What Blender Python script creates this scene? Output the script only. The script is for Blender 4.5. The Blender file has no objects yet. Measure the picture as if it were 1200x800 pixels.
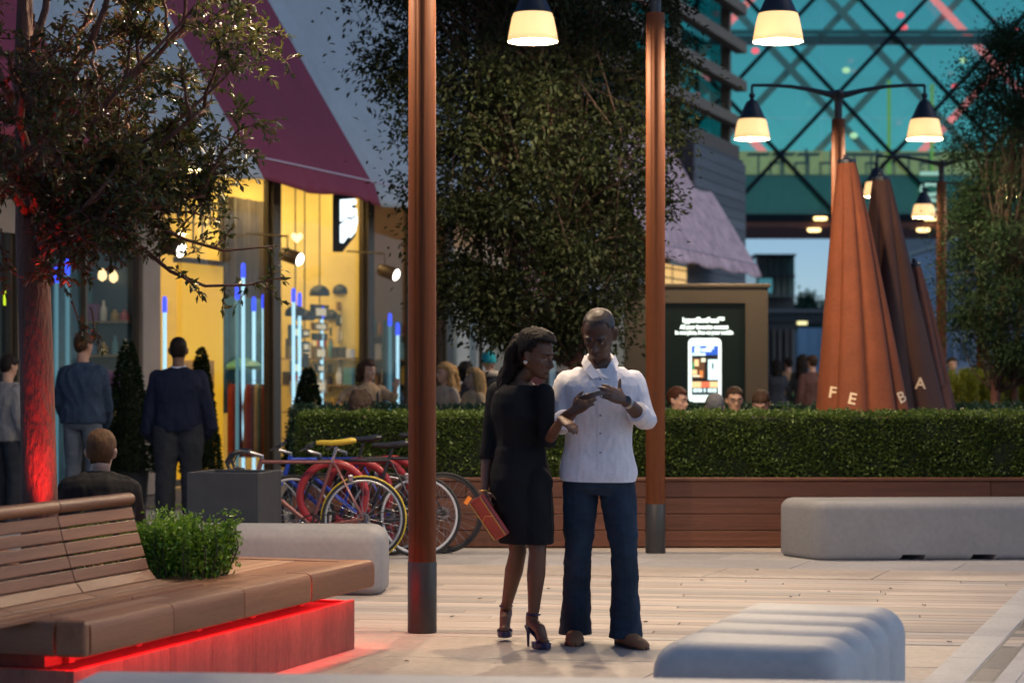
import bpy, bmesh, math, random
import numpy as np
from mathutils import Vector, Matrix, Euler, noise
from mathutils.bvhtree import BVHTree
R = math.radians
random.seed(7); np.random.seed(7)
SC = bpy.context.scene
COL = SC.collection

# ------------------------------------------------------------------ camera
FPX = 2600.0                       # focal length in photo pixels (photo is 1200 x 800)
CZ = 1.48
HOR = 435.0
cam_d = bpy.data.cameras.new('camera'); cam = bpy.data.objects.new('camera', cam_d)
COL.objects.link(cam); SC.camera = cam
cam.location = (0, 0, CZ); cam.rotation_euler = (R(90), 0, 0)
cam_d.sensor_width = 36; cam_d.lens = 36 * FPX / 1200
cam_d.shift_y = 35 / 1200
cam_d.clip_end = 3000; cam_d.clip_start = 0.1
cam_d.dof.use_dof = True; cam_d.dof.focus_distance = 13.2; cam_d.dof.aperture_fstop = 2.6

# ------------------------------------------------------------------ sky, sun, exposure
SUN_EL, SUN_ROT = 32.0, 105.0
W = bpy.data.worlds.new('World'); SC.world = W; W.use_nodes = True
wn = W.node_tree; bg = wn.nodes['Background']
sky = wn.nodes.new('ShaderNodeTexSky'); sky.sky_type = 'NISHITA'; sky.sun_disc = False
sky.sun_elevation = R(SUN_EL); sky.sun_rotation = R(SUN_ROT)
sky.air_density = 0.75; sky.dust_density = 0.0; sky.ozone_density = 6.0
wn.links.new(sky.outputs[0], bg.inputs[0]); bg.inputs[1].default_value = 0.105
sd = bpy.data.lights.new('sun', 'SUN'); sd.energy = 0.55; sd.angle = R(60); sd.color = (1, .92, .82)
so = bpy.data.objects.new('sun', sd); COL.objects.link(so)
sdir = Vector((math.sin(R(SUN_ROT)), math.cos(R(SUN_ROT)), math.tan(R(SUN_EL)))).normalized()
so.rotation_euler = sdir.to_track_quat('Z', 'Y').to_euler(); so.location = (0, -20, 30)
SC.view_settings.view_transform = 'Standard'; SC.view_settings.look = 'None'
SC.view_settings.exposure = 0.0; SC.view_settings.gamma = 1
SC.cycles.use_denoising = True
SC.cycles.max_bounces = 7; SC.cycles.transparent_max_bounces = 16
SC.cycles.diffuse_bounces = 3; SC.cycles.glossy_bounces = 3; SC.cycles.transmission_bounces = 5
SC.cycles.sample_clamp_indirect = 3.0; SC.cycles.caustics_reflective = False; SC.cycles.caustics_refractive = False

def at(px, py, d):
    "photo pixel at depth d -> world point"
    return Vector(((px - 600) / FPX * d, d, CZ + (HOR - py) / FPX * d))

# ------------------------------------------------------------------ materials
def nd(nt, t, **kw):
    n = nt.nodes.new(t)
    for k, v in kw.items(): setattr(n, k, v)
    return n
MATS = {}
def mat(name, col, rough=.6, var=.12, scale=6., bump=0., bscale=None, metal=0., spec=.5, stretch=None, rnd=0., emit=None, estr=0., trans=None, detail=5., sheen=0., fine=0.):
    if name in MATS: return MATS[name]
    m = bpy.data.materials.new(name); m.use_nodes = True; MATS[name] = m
    nt = m.node_tree; b = nt.nodes['Principled BSDF']
    b.inputs['Roughness'].default_value = rough; b.inputs['Metallic'].default_value = metal
    b.inputs['Specular IOR Level'].default_value = spec
    if sheen: b.inputs['Sheen Weight'].default_value = sheen
    tc = nd(nt, 'ShaderNodeTexCoord'); mp = nd(nt, 'ShaderNodeMapping')
    nt.links.new(tc.outputs['Object'], mp.inputs[0])
    if stretch: mp.inputs['Scale'].default_value = stretch
    if rnd:
        oi = nd(nt, 'ShaderNodeObjectInfo'); cx = nd(nt, 'ShaderNodeMath', operation='MULTIPLY'); cx.inputs[1].default_value = 37.
        nt.links.new(oi.outputs['Random'], cx.inputs[0]); nt.links.new(cx.outputs[0], mp.inputs['Location'])
    nz = nd(nt, 'ShaderNodeTexNoise'); nz.inputs['Scale'].default_value = scale; nz.inputs['Detail'].default_value = detail
    nz.inputs['Roughness'].default_value = .62
    nt.links.new(mp.outputs[0], nz.inputs['Vector'])
    mr = nd(nt, 'ShaderNodeMapRange'); mr.inputs[1].default_value = .25; mr.inputs[2].default_value = .75
    mr.inputs[3].default_value = 1 - var; mr.inputs[4].default_value = 1 + var
    nt.links.new(nz.outputs[0], mr.inputs[0])
    fac = mr.outputs[0]
    if fine:
        n2 = nd(nt, 'ShaderNodeTexNoise'); n2.inputs['Scale'].default_value = scale * 14; n2.inputs['Detail'].default_value = 2
        nt.links.new(mp.outputs[0], n2.inputs['Vector'])
        m2 = nd(nt, 'ShaderNodeMapRange'); m2.inputs[1].default_value = .3; m2.inputs[2].default_value = .7
        m2.inputs[3].default_value = 1 - fine; m2.inputs[4].default_value = 1 + fine
        nt.links.new(n2.outputs[0], m2.inputs[0])
        mm = nd(nt, 'ShaderNodeMath', operation='MULTIPLY'); nt.links.new(fac, mm.inputs[0]); nt.links.new(m2.outputs[0], mm.inputs[1]); fac = mm.outputs[0]
    if rnd:
        m3 = nd(nt, 'ShaderNodeMapRange'); m3.inputs[3].default_value = 1 - rnd; m3.inputs[4].default_value = 1 + rnd
        nt.links.new(oi.outputs['Random'], m3.inputs[0])
        mm = nd(nt, 'ShaderNodeMath', operation='MULTIPLY'); nt.links.new(fac, mm.inputs[0]); nt.links.new(m3.outputs[0], mm.inputs[1]); fac = mm.outputs[0]
    vm = nd(nt, 'ShaderNodeVectorMath', operation='SCALE'); vm.inputs[0].default_value = col[:3]
    nt.links.new(fac, vm.inputs['Scale'])
    nt.links.new(vm.outputs[0], b.inputs['Base Color'])
    if bump:
        bp = nd(nt, 'ShaderNodeBump'); bp.inputs['Strength'].default_value = bump; bp.inputs['Distance'].default_value = .02
        if bscale:
            n3 = nd(nt, 'ShaderNodeTexNoise'); n3.inputs['Scale'].default_value = bscale; n3.inputs['Detail'].default_value = 4
            nt.links.new(mp.outputs[0], n3.inputs['Vector']); nt.links.new(n3.outputs[0], bp.inputs['Height'])
        else: nt.links.new(nz.outputs[0], bp.inputs['Height'])
        nt.links.new(bp.outputs[0], b.inputs['Normal'])
    if emit:
        b.inputs['Emission Color'].default_value = (*emit, 1); b.inputs['Emission Strength'].default_value = estr
    if trans: b.inputs['Transmission Weight'].default_value = trans
    return m
def leafmat(name, c1, c2, rough=.4, tl=.35, vscale=5., spec=.4):
    "leaf: two tints by clump and by leaf, gloss, light shining through"
    if name in MATS: return MATS[name]
    m = bpy.data.materials.new(name); m.use_nodes = True; MATS[name] = m
    nt = m.node_tree; b = nt.nodes['Principled BSDF']; out = nt.nodes['Material Output']
    geo = nd(nt, 'ShaderNodeNewGeometry'); tc = nd(nt, 'ShaderNodeTexCoord')
    nz = nd(nt, 'ShaderNodeTexNoise'); nz.inputs['Scale'].default_value = vscale; nz.inputs['Detail'].default_value = 2
    nt.links.new(tc.outputs['Object'], nz.inputs['Vector'])
    ad = nd(nt, 'ShaderNodeMath', operation='ADD'); nt.links.new(nz.outputs[0], ad.inputs[0])
    sb = nd(nt, 'ShaderNodeMath', operation='MULTIPLY_ADD'); sb.inputs[1].default_value = .8; sb.inputs[2].default_value = -.4
    nt.links.new(geo.outputs['Random Per Island'], sb.inputs[0]); nt.links.new(sb.outputs[0], ad.inputs[1])
    mx = nd(nt, 'ShaderNodeMix', data_type='RGBA'); mx.inputs[6].default_value = (*c1, 1); mx.inputs[7].default_value = (*c2, 1)
    nt.links.new(ad.outputs[0], mx.inputs[0]); nt.links.new(mx.outputs[2], b.inputs['Base Color'])
    b.inputs['Roughness'].default_value = rough; b.inputs['Specular IOR Level'].default_value = spec
    tr = nd(nt, 'ShaderNodeBsdfTranslucent'); nt.links.new(mx.outputs[2], tr.inputs[0])
    ms = nd(nt, 'ShaderNodeMixShader'); ms.inputs[0].default_value = tl
    nt.links.new(b.outputs[0], ms.inputs[1]); nt.links.new(tr.outputs[0], ms.inputs[2]); nt.links.new(ms.outputs[0], out.inputs[0])
    return m
def emis(name, col, s):
    if name in MATS: return MATS[name]
    m = bpy.data.materials.new(name); m.use_nodes = True; MATS[name] = m
    b = m.node_tree.nodes['Principled BSDF']; b.inputs['Base Color'].default_value = (*[c * .5 for c in col], 1)
    b.inputs['Emission Color'].default_value = (*col, 1); b.inputs['Emission Strength'].default_value = s
    return m
def glassmat(name, tint, refl=.12, rough=.02, fres=.9):
    "thin window pane: tinted see-through plus a mirror coat by fresnel"
    if name in MATS: return MATS[name]
    m = bpy.data.materials.new(name); m.use_nodes = True; MATS[name] = m
    nt = m.node_tree; out = nt.nodes['Material Output']; nt.nodes.remove(nt.nodes['Principled BSDF'])
    t = nd(nt, 'ShaderNodeBsdfTransparent'); t.inputs[0].default_value = (*tint, 1)
    g = nd(nt, 'ShaderNodeBsdfGlossy'); g.inputs['Roughness'].default_value = rough
    geo = nd(nt, 'ShaderNodeNewGeometry'); dp = nd(nt, 'ShaderNodeVectorMath', operation='DOT_PRODUCT')
    nt.links.new(geo.outputs['Normal'], dp.inputs[0]); nt.links.new(geo.outputs['Incoming'], dp.inputs[1])
    ab = nd(nt, 'ShaderNodeMath', operation='ABSOLUTE'); nt.links.new(dp.outputs['Value'], ab.inputs[0])
    om = nd(nt, 'ShaderNodeMath', operation='SUBTRACT'); om.inputs[0].default_value = 1.; nt.links.new(ab.outputs[0], om.inputs[1])
    pw = nd(nt, 'ShaderNodeMath', operation='POWER'); pw.inputs[1].default_value = 5.; nt.links.new(om.outputs[0], pw.inputs[0])
    ad = nd(nt, 'ShaderNodeMath', operation='MULTIPLY_ADD'); ad.inputs[1].default_value = fres; ad.inputs[2].default_value = refl
    nt.links.new(pw.outputs[0], ad.inputs[0])
    mx = nd(nt, 'ShaderNodeMixShader'); nt.links.new(ad.outputs[0], mx.inputs[0])
    nt.links.new(t.outputs[0], mx.inputs[1]); nt.links.new(g.outputs[0], mx.inputs[2]); nt.links.new(mx.outputs[0], out.inputs[0])
    return m

# ------------------------------------------------------------------ objects
def tag(o, label=None, cat=None, group=None, kind=None):
    if label: o['label'] = label
    if cat: o['category'] = cat
    if group: o['group'] = group
    if kind: o['kind'] = kind
    return o
def empty(name, loc=(0, 0, 0), rz=0, label=None, cat=None, group=None):
    o = bpy.data.objects.new(name, None); COL.objects.link(o)
    o.location = loc; o.rotation_euler = (0, 0, rz); o.empty_display_size = .1
    return tag(o, label, cat, group)
def link(name, me, m=None, parent=None, loc=None, rot=None):
    o = bpy.data.objects.new(name, me); COL.objects.link(o)
    if m is not None and not me.materials: me.materials.append(m)
    if parent is not None: o.parent = parent
    if loc is not None: o.location = loc
    if rot is not None: o.rotation_euler = rot
    return o
def copy_tree(o, parent=None):
    c = o.copy(); COL.objects.link(c); c.parent = parent
    for ch in list(o.children): copy_tree(ch, c)
    return c
class MB:
    def __init__(s): s.v = []; s.f = []
    def add(s, v, f):
        n = len(s.v); s.v += [tuple(p) for p in v]; s.f += [tuple(i + n for i in q) for q in f]; return s
    def box(s, c, size, M=None):
        x, y, z = [a / 2 for a in size]; c = Vector(c)
        P = [Vector((i, j, k)) for k in (-z, z) for j in (-y, y) for i in (-x, x)]
        if M is not None: P = [M @ p for p in P]
        return s.add([c + p for p in P], [(0, 2, 3, 1), (4, 5, 7, 6), (0, 1, 5, 4), (2, 6, 7, 3), (0, 4, 6, 2), (1, 3, 7, 5)])
    def bb(s, a, b): return s.box([(i + j) / 2 for i, j in zip(a, b)], [abs(j - i) for i, j in zip(a, b)])
    def bar(s, p, q, w, h, up=(0, 0, 1)):
        p, q = Vector(p), Vector(q); d = q - p; L = d.length; d.normalize(); up = Vector(up)
        sd_ = d.cross(up)
        if sd_.length < 1e-4: sd_ = d.cross(Vector((0, 1, 0)))
        sd_.normalize(); u = sd_.cross(d)
        return s.box((p + q) / 2, (w, L, h), Matrix((sd_, d, u)).transposed())
    def tube(s, pts, r, n=8, cap=True, ell=1., up=None):
        pts = [Vector(p) for p in pts]; rr = r if isinstance(r, (list, tuple)) else [r] * len(pts)
        rings = []; prev = None
        for i, p in enumerate(pts):
            t = (pts[min(i + 1, len(pts) - 1)] - pts[max(i - 1, 0)]).normalized()
            if prev is None:
                a = Vector(up) if up else (Vector((0, 0, 1)) if abs(t.z) < .9 else Vector((1, 0, 0)))
                prev = (a - t * a.dot(t)).normalized()
            else: prev = (prev - t * prev.dot(t)).normalized()
            b = t.cross(prev)
            rings.append([p + (prev * math.cos(2 * math.pi * k / n) * ell + b * math.sin(2 * math.pi * k / n)) * rr[i] for k in range(n)])
        return s.loft(rings, cap)
    def loft(s, rings, cap=True):
        n = len(rings[0]); v = [p for r_ in rings for p in r_]; f = []
        for i in range(len(rings) - 1):
            for k in range(n):
                a, b = i * n + k, i * n + (k + 1) % n
                f.append((a, b, b + n, a + n))
        if cap: f.append(tuple(range(n - 1, -1, -1))); f.append(tuple((len(rings) - 1) * n + k for k in range(n)))
        return s.add(v, f)
    def lathe(s, prof, n=24, c=(0, 0, 0), cap=True):
        c = Vector(c)
        return s.loft([[c + Vector((r_ * math.cos(2 * math.pi * k / n), r_ * math.sin(2 * math.pi * k / n), z)) for k in range(n)] for r_, z in prof], cap)
    def torus(s, c, Rr, r, n=40, m=8, ax=(0, 1, 0), a0=0, a1=2 * math.pi, ell=1.):
        ax = Vector(ax).normalized(); u = ax.orthogonal().normalized()
        if abs(ax.z) < .9: u = (Vector((0, 0, 1)) - ax * ax.z).normalized()
        w = ax.cross(u); c = Vector(c); rings = []; full = abs(a1 - a0 - 2 * math.pi) < 1e-6
        for i in range(n + (0 if full else 1)):
            t = a0 + (a1 - a0) * i / n; e = u * math.cos(t) + w * math.sin(t)
            rings.append([c + e * Rr + (e * math.cos(2 * math.pi * k / m) + ax * math.sin(2 * math.pi * k / m) * ell) * r for k in range(m)])
        if full: rings.append(rings[0])
        return s.loft(rings, not full)
    def sphere(s, c, r, n=12, m=8, M=None):
        c = Vector(c); rx, ry, rz = r if isinstance(r, (list, tuple)) else (r, r, r)
        rings = []
        for j in range(m + 1):
            t = math.pi * (.04 + .92 * j / m) - math.pi / 2
            ring = [Vector((rx * math.cos(t) * math.cos(2 * math.pi * k / n), ry * math.cos(t) * math.sin(2 * math.pi * k / n), rz * math.sin(t))) for k in range(n)]
            rings.append([c + (M @ p if M is not None else p) for p in ring])
        return s.loft(rings)
    def prism(s, poly, z0, z1):
        n = len(poly)
        return s.add([(x, y, z0) for x, y in poly] + [(x, y, z1) for x, y in poly],
                     [tuple(range(n - 1, -1, -1)), tuple(range(n, 2 * n))] + [(i, (i + 1) % n, (i + 1) % n + n, i + n) for i in range(n)])
    def xf(s, M): s.v = [tuple(M @ Vector(p)) for p in s.v]; return s
    def mesh(s, name, m=None, smooth=False, bevel=0, seg=2):
        me = bpy.data.meshes.new(name); me.from_pydata(s.v, [], s.f); me.update()
        if bevel:
            bm = bmesh.new(); bm.from_mesh(me)
            bmesh.ops.recalc_face_normals(bm, faces=bm.faces)
            es = [e for e in bm.edges if len(e.link_faces) == 2 and e.calc_face_angle(0) > .5]
            bmesh.ops.bevel(bm, geom=es, offset=bevel, segments=seg, profile=.5, affect='EDGES', clamp_overlap=True)
            bm.to_mesh(me); bm.free()
        if m is not None: me.materials.append(m)
        if smooth:
            me.polygons.foreach_set('use_smooth', [True] * len(me.polygons))
            if smooth != 'all':
                try: me.set_sharp_from_angle(angle=R(smooth if isinstance(smooth, (int, float)) and smooth > 1 else 38))
                except Exception: pass
        me.update(); return me
    def build(s, name, m=None, parent=None, smooth=False, bevel=0, seg=2, loc=None, rot=None):
        return link(name, s.mesh(name, m, smooth, bevel, seg), None, parent, loc, rot)
def text_mesh(body, size, depth=.002, name='lettering', align='CENTER', bold=0., shear=0.):
    cu = bpy.data.curves.new(name, 'FONT'); cu.body = body; cu.size = size; cu.extrude = depth; cu.align_x = align; cu.offset = bold; cu.shear = shear
    cu.resolution_u = 3
    o = bpy.data.objects.new('tmp', cu); COL.objects.link(o)
    me = bpy.data.meshes.new_from_object(o.evaluated_get(bpy.context.evaluated_depsgraph_get()))
    bpy.data.objects.remove(o); bpy.data.curves.remove(cu); me.name = name; return me
def fast_mesh(name, V, F, m=None, smooth=False):
    "numpy verts (n,3), faces (k,3|4)"
    me = bpy.data.meshes.new(name); V = np.asarray(V, np.float32); F = np.asarray(F, np.int32)
    me.vertices.add(len(V)); me.vertices.foreach_set('co', V.ravel())
    k = F.shape[1]; me.loops.add(F.size); me.loops.foreach_set('vertex_index', F.ravel())
    me.polygons.add(len(F)); me.polygons.foreach_set('loop_start', np.arange(0, F.size, k, dtype=np.int32))
    if smooth: me.polygons.foreach_set('use_smooth', np.ones(len(F), bool))
    me.update(calc_edges=True); me.validate()
    if m is not None: me.materials.append(m)
    return me
def leaves(P, L, Wd, droop=.3, up=None, jit=.35, dirs=None, rng=np.random):
    "leaf blades: folded pointed ovals, 4 triangles-worth (2 quads) each. returns V,F"
    n = len(P); P = np.asarray(P, float)
    if dirs is None:
        d = rng.normal(size=(n, 3)); d[:, 2] -= droop
    else: d = np.asarray(dirs, float) + rng.normal(size=(n, 3)) * jit
    d /= np.linalg.norm(d, axis=1, keepdims=True) + 1e-9
    a = rng.normal(size=(n, 3)) * .6; a[:, 2] += 1.
    s = np.cross(d, a); s /= np.linalg.norm(s, axis=1, keepdims=True) + 1e-9
    u = np.cross(s, d)
    l = (L * rng.uniform(.65, 1.25, n))[:, None]; w = (Wd * rng.uniform(.7, 1.2, n))[:, None]
    base = P; tip = P + d * l - u * l * .12
    mid = P + d * l * .48
    r_ = mid + s * w * .5 + u * w * .18; q = mid - s * w * .5 + u * w * .18
    V = np.stack([base, r_, tip, q], 1).reshape(-1, 3)
    i = np.arange(n)[:, None] * 4
    F = np.concatenate([i + np.array([[0, 1, 2]]), i + np.array([[0, 2, 3]])], 0)
    return V, F
# street frame: U runs along the street away from us, IN points into the shop row on the left
TH = math.atan2(.949, .316)
U = Vector((.3162, .9487, 0)); IN = Vector((-.9487, .3162, 0))
# ================================================================== ground
def para(o, a, b, z0, z1):
    "parallelogram slab: corner o, edge vectors a, b (2D)"
    p = [o, (o[0] + a[0], o[1] + a[1]), (o[0] + a[0] + b[0], o[1] + a[1] + b[1]), (o[0] + b[0], o[1] + b[1])]
    return [(x, y) for x, y in p]
def ground_material():
    m = mat('far_paving', (.30, .275, .26), .7, .2, .7, .15, 30., fine=.12); nt = m.node_tree
    return m
g = MB(); g.add([(-1500, -400, -.02), (1500, -400, -.02), (1500, 2500, -.02), (-1500, 2500, -.02)], [(0, 1, 2, 3)])
ground = g.build('ground', ground_material()); tag(ground, kind='structure')
DD = Vector((.9882, -.1532, 0)); EE = Vector((.1532, .9882, 0))
O_ = Vector((0, 12.36, 0))
# middle band: weathered timber boards
m_board = mat('weathered_board', (.41, .345, .30), .62, .24, 3.2, .25, None, stretch=(.35, 9, 9), rnd=.17, fine=.1)
m_board2 = mat('weathered_board_grey', (.37, .335, .31), .62, .24, 3.2, .25, None, stretch=(.35, 9, 9), rnd=.17, fine=.1)
deck = MB(); c = [O_ + DD * a + EE * b for a, b in ((-9, -.02), (9, -.02), (9, 3.8), (-9, 3.8))]
deck = MB().add([(p.x, p.y, -.016) for p in c], [(0, 1, 2, 3)]).build('boardwalk', mat('board_gap', (.05, .04, .035), .9, .3)); tag(deck, kind='structure')
rb = random.Random(3); bm_ = {}
ang = math.atan2(DD.y, DD.x)
for row in range(25):
    a = -6.2 - rb.random() * 1.8
    while a < 6.5:
        L = rb.choice((1.8, 2.4, 3.0))
        k = (L, rb.random() < .3)
        if k not in bm_:
            q = MB().box((0, 0, -.014), (L - .004, .1435, .028)); bm_[k] = q.mesh('board', m_board2 if k[1] else m_board, bevel=.004, seg=1)
        p = O_ + DD * (a + L / 2) + EE * (row * .15 + .075)
        link('board', bm_[k], None, deck, (p.x, p.y, rb.uniform(-.0015, .0015)), (0, 0, ang))
        a += L
# front band: broad tan slabs, joints running with the street
m_slab = mat('tan_paving_slab', (.38, .325, .28), .55, .22, 1.6, .12, 40., rnd=.07, fine=.1)
m_slab_g = mat('grey_paving_slab', (.335, .325, .33), .5, .14, 1.6, .12, 40., rnd=.07, fine=.1)
Us = U * (1 / .9487)
pav = MB(); q = [O_ + DD * a + EE * b for a, b in ((-9, -14), (9, -14), (9, -.022), (-9, -.022))]
pav = MB().add([(p.x, p.y, -.012) for p in q], [(0, 1, 2, 3)]).build('paving', mat('joint_mortar', (.14, .12, .11), .9, .2)); tag(pav, kind='structure')
def slab_row(parent, m, b0, depth, w, a0, a1, off, skew):
    a = a0 + off
    key = (m.name, depth, w, skew)
    if key not in bm_:
        e = (skew * (depth - .006), depth - .006)
        poly = [(-w / 2 + .003, 0), (w / 2 - .003, 0), (w / 2 - .003 + e[0], e[1]), (-w / 2 + .003 + e[0], e[1])]
        bm_[key] = MB().prism(poly, -.03, 0).mesh('slab', m, bevel=.003, seg=1)
    while a < a1:
        p = O_ + DD * (a + w / 2) + EE * b0
        link('slab', bm_[key], None, parent, (p.x, p.y, rb.uniform(-.001, .001)), (0, 0, ang)); a += w
for i in range(9): slab_row(pav, m_slab, -.9 * (i + 1) - .015, .9, 1.5, -6, 6, (i % 2) * .75 + .07, .19)
pav2 = MB(); q = [O_ + DD * a + EE * b for a, b in ((-14, 3.81), (14, 3.81), (14, 30), (-14, 30))]
pav2 = MB().add([(p.x, p.y, -.0125) for p in q], [(0, 1, 2, 3)]).build('paving', MATS['joint_mortar']); tag(pav2, kind='structure')
for i in range(9): slab_row(pav2, m_slab_g if i % 3 else m_slab, 3.815 + .75 * i, .75, 1.2, -10, 9, (i % 2) * .6, .19)
# edge strip and slot drain, both running with the street
drn = empty('drainage_channel', (1.94, 10.54, 0), TH, 'dark slotted drain between pale stone strips on the right of the paving', 'drain')
m_strip = mat('pale_stone', (.40, .405, .42), .5, .14, 3., .1, 60., rnd=.08, fine=.1)
x = -9.
while x < 9:
    MB().bb((x, -.20, -.03), (x + .995, -.004, .004)).build('edging_stone', m_strip, drn, bevel=.003, seg=1)
    MB().bb((x, -.43, -.03), (x + .995, -.332, .004)).build('edging_stone', m_strip, drn, bevel=.003, seg=1)
    MB().bb((x, -1.23, -.03), (x + .995, -.435, .0035)).build('edging_stone', m_strip, drn, bevel=.003, seg=1)
    x += 1.
m_drain = mat('drain_grate', (.10, .105, .11), .45, .5, 60., .4, None, metal=.3, fine=.3)
for i in range(18):
    gq = MB()
    for k in range(20): gq.bb((-9 + i + k * .05, -.328, -.03), (-9 + i + k * .05 + .032, -.204, .001))
    gq.bb((-9 + i, -.328, -.03), (-9 + i + .99, -.312, .0015)); gq.bb((-9 + i, -.220, -.03), (-9 + i + .99, -.204, .0015))
    gr = gq.build('grate', m_drain, drn)
MB().bb((-9, -.335, -.034), (9, -.2, -.029)).build('channel', mat('drain_dark', (.03, .03, .03), .8), drn)

# ================================================================== planter with clipped hedge
m_corten = mat('stained_timber', (.125, .043, .020), .55, .3, 2.5, .3, None, stretch=(.4, 6, 9), rnd=.12, fine=.15)
PX0, PX1, PY = -1.83, 6.6, 18.6
pl = empty('timber_planter', (0, PY, 0), 0, 'long low planter of reddish-brown boards with a clipped hedge in it', 'planter')
MB().bb((PX0 + .01, .035, 0), (PX1 - .01, .68, .56)).build('core', mat('planter_dark', (.02, .015, .012), .9), pl)
for r_ in range(4):
    x = PX0 - rb.random() * 3.2
    while x < PX1:
        L = 4.4; x0, x1 = max(PX0, x), min(PX1, x + L)
        if x1 - x0 > .15:
            MB().bb((x0 + .002, 0, .012 + r_ * .138), (x1 - .002, .03, .012 + r_ * .138 + .133)).build('board', m_corten, pl, bevel=.004, seg=1)
        x += L
MB().bb((PX0 - .01, -.02, .562), (PX1 + .01, .06, .59)).build('cap_board', m_corten, pl, bevel=.004, seg=1)
MB().bb((PX0 - .012, -.001, .01), (PX0 + .004, .68, .561)).build('end_board', m_corten, pl)
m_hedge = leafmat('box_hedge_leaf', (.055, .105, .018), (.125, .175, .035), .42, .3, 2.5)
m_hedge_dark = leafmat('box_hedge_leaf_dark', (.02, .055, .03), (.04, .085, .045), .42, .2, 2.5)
m_core = mat('hedge_core', (.012, .02, .006), .95, .3)
rs = np.random.RandomState(11)
def hedge(x0, x1, y0, y1, z0, z1, dens, L, m, label, rounded=.035, ends=True):
    e = empty('hedge', ((x0 + x1) / 2, y0, z0), 0, label, 'hedge', 'clipped hedges round the terrace')
    ox, oy, oz = (x0 + x1) / 2, y0, z0
    MB().bb((x0 - ox + .03, .03, 0), (x1 - ox - .03, y1 - y0 - .03, z1 - z0 - .035)).build('core', m_core, e)
    P, D = [], []
    def face(n, f, nrm):
        u, v = rs.rand(n), rs.rand(n); P.append(f(u, v)); D.append(np.tile(nrm, (n, 1)))
    w, h, t = x1 - x0, z1 - z0, y1 - y0
    wob = lambda a, b: .012 * np.sin(a * 7.3 + b * 11) + .010 * np.sin(a * 17 + b * 5) + rs.normal(size=a.shape) * .012
    face(int(w * h * dens), lambda u, v: np.stack([x0 - ox + u * w, .012 + wob(u * w, v * h), v * h], 1), (0, -1, .25))
    face(int(w * t * dens * .6), lambda u, v: np.stack([x0 - ox + u * w, v * t, h - .012 - wob(u * w, v * t)], 1), (0, -.15, 1))
    if ends:
        face(int(t * h * dens * .8), lambda u, v: np.stack([x0 - ox + .01 + wob(u * t, v * h), u * t, v * h], 1), (-1, 0, .2))
        face(int(t * h * dens * .8), lambda u, v: np.stack([x1 - ox - .01 - wob(u * t, v * h), u * t, v * h], 1), (1, 0, .2))
    face(int(w * h * dens * .12), lambda u, v: np.stack([x0 - ox + u * w, t - .02 + 0 * u, v * h], 1), (0, 1, .2))
    for _ in range(int(w * 16)):
        x_, y_ = rs.uniform(x0 - ox, x1 - ox), rs.uniform(0, t); k_ = rs.randint(4, 9); hh = rs.uniform(.02, .06); s_ = rs.normal(size=2) * .02
        P.append(np.array([[x_ + s_[0] * j / k_, y_ + s_[1] * j / k_, h - .01 + hh * j / k_] for j in range(k_)])); D.append(np.tile((0, 0, .8), (k_, 1)))
    P, D = np.concatenate(P), np.concatenate(D)
    bare = np.array([noise.noise(Vector((float(p_[0]) * 3.1, float(p_[1]) * 3.1, float(p_[2]) * 4.3))) for p_ in P]); kp = rs.rand(len(P)) < np.clip(1.05 - np.maximum(0, bare - .12) * 2.2, .35, 1); P, D = P[kp], D[kp]
    V, F = leaves(P, L, L * .6, dirs=D, jit=.75, rng=rs)
    tag(link('foliage', fast_mesh('foliage', V, F, m), None, e), kind='stuff'); return e
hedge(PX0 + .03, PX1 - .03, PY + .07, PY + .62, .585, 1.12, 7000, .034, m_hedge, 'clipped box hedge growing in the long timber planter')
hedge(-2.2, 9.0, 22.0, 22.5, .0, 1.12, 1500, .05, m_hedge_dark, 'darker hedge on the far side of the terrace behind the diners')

# ================================================================== concrete benches
m_conc = mat('grey_concrete', (.235, .235, .24), .6, .10, 2.2, .08, 120., fine=.06)
m_conc_l = mat('pale_concrete', (.46, .46, .45), .55, .10, 1.8, .08, 120., fine=.05)
def rounded_block(L, Wd, H, r, seg=5):
    q = MB().bb((-L / 2, -Wd / 2, 0), (L / 2, Wd / 2, H)); me = q.mesh('t'); bm = bmesh.new(); bm.from_mesh(me)
    bmesh.ops.recalc_face_normals(bm, faces=bm.faces)
    bot = lambda e: all(v.co.z < .01 for v in e.verts)
    bmesh.ops.bevel(bm, geom=[e for e in bm.edges if not bot(e)], offset=r, segments=seg, profile=.5, affect='EDGES', clamp_overlap=True)
    bmesh.ops.bevel(bm, geom=[e for e in bm.edges if bot(e)], offset=r * .5, segments=3, profile=.5, affect='EDGES', clamp_overlap=True)
    bm.to_mesh(me); bm.free(); return me
def cut(me, boxes):
    o = link('t', me); cs = []
    for a, b in boxes:
        c_ = MB()
        (x0, y0, z0), (x1, y1, z1) = a, b; k = .05
        c_.add([(x0, y0, z0), (x1, y0, z0), (x1, y1, z0), (x0, y1, z0), (x0 + k, y0, z1), (x1 - k, y0, z1), (x1 - k, y1, z1), (x0 + k, y1, z1)],
               [(3, 2, 1, 0), (4, 5, 6, 7), (0, 1, 5, 4), (1, 2, 6, 5), (2, 3, 7, 6), (3, 0, 4, 7)])
        co = c_.build('t'); cs.append(co)
        md = o.modifiers.new('b', 'BOOLEAN'); md.operation = 'DIFFERENCE'; md.object = co; md.solver = 'EXACT'
    bpy.context.view_layer.update()
    r_ = bpy.data.meshes.new_from_object(o.evaluated_get(bpy.context.evaluated_depsgraph_get()))
    for x_ in cs + [o]: bpy.data.objects.remove(x_)
    return r_
def shade(me, m, ang=40):
    me.materials.clear(); me.materials.append(m); me.polygons.foreach_set('use_smooth', [True] * len(me.polygons)); me.set_sharp_from_angle(angle=R(ang)); return me
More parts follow.
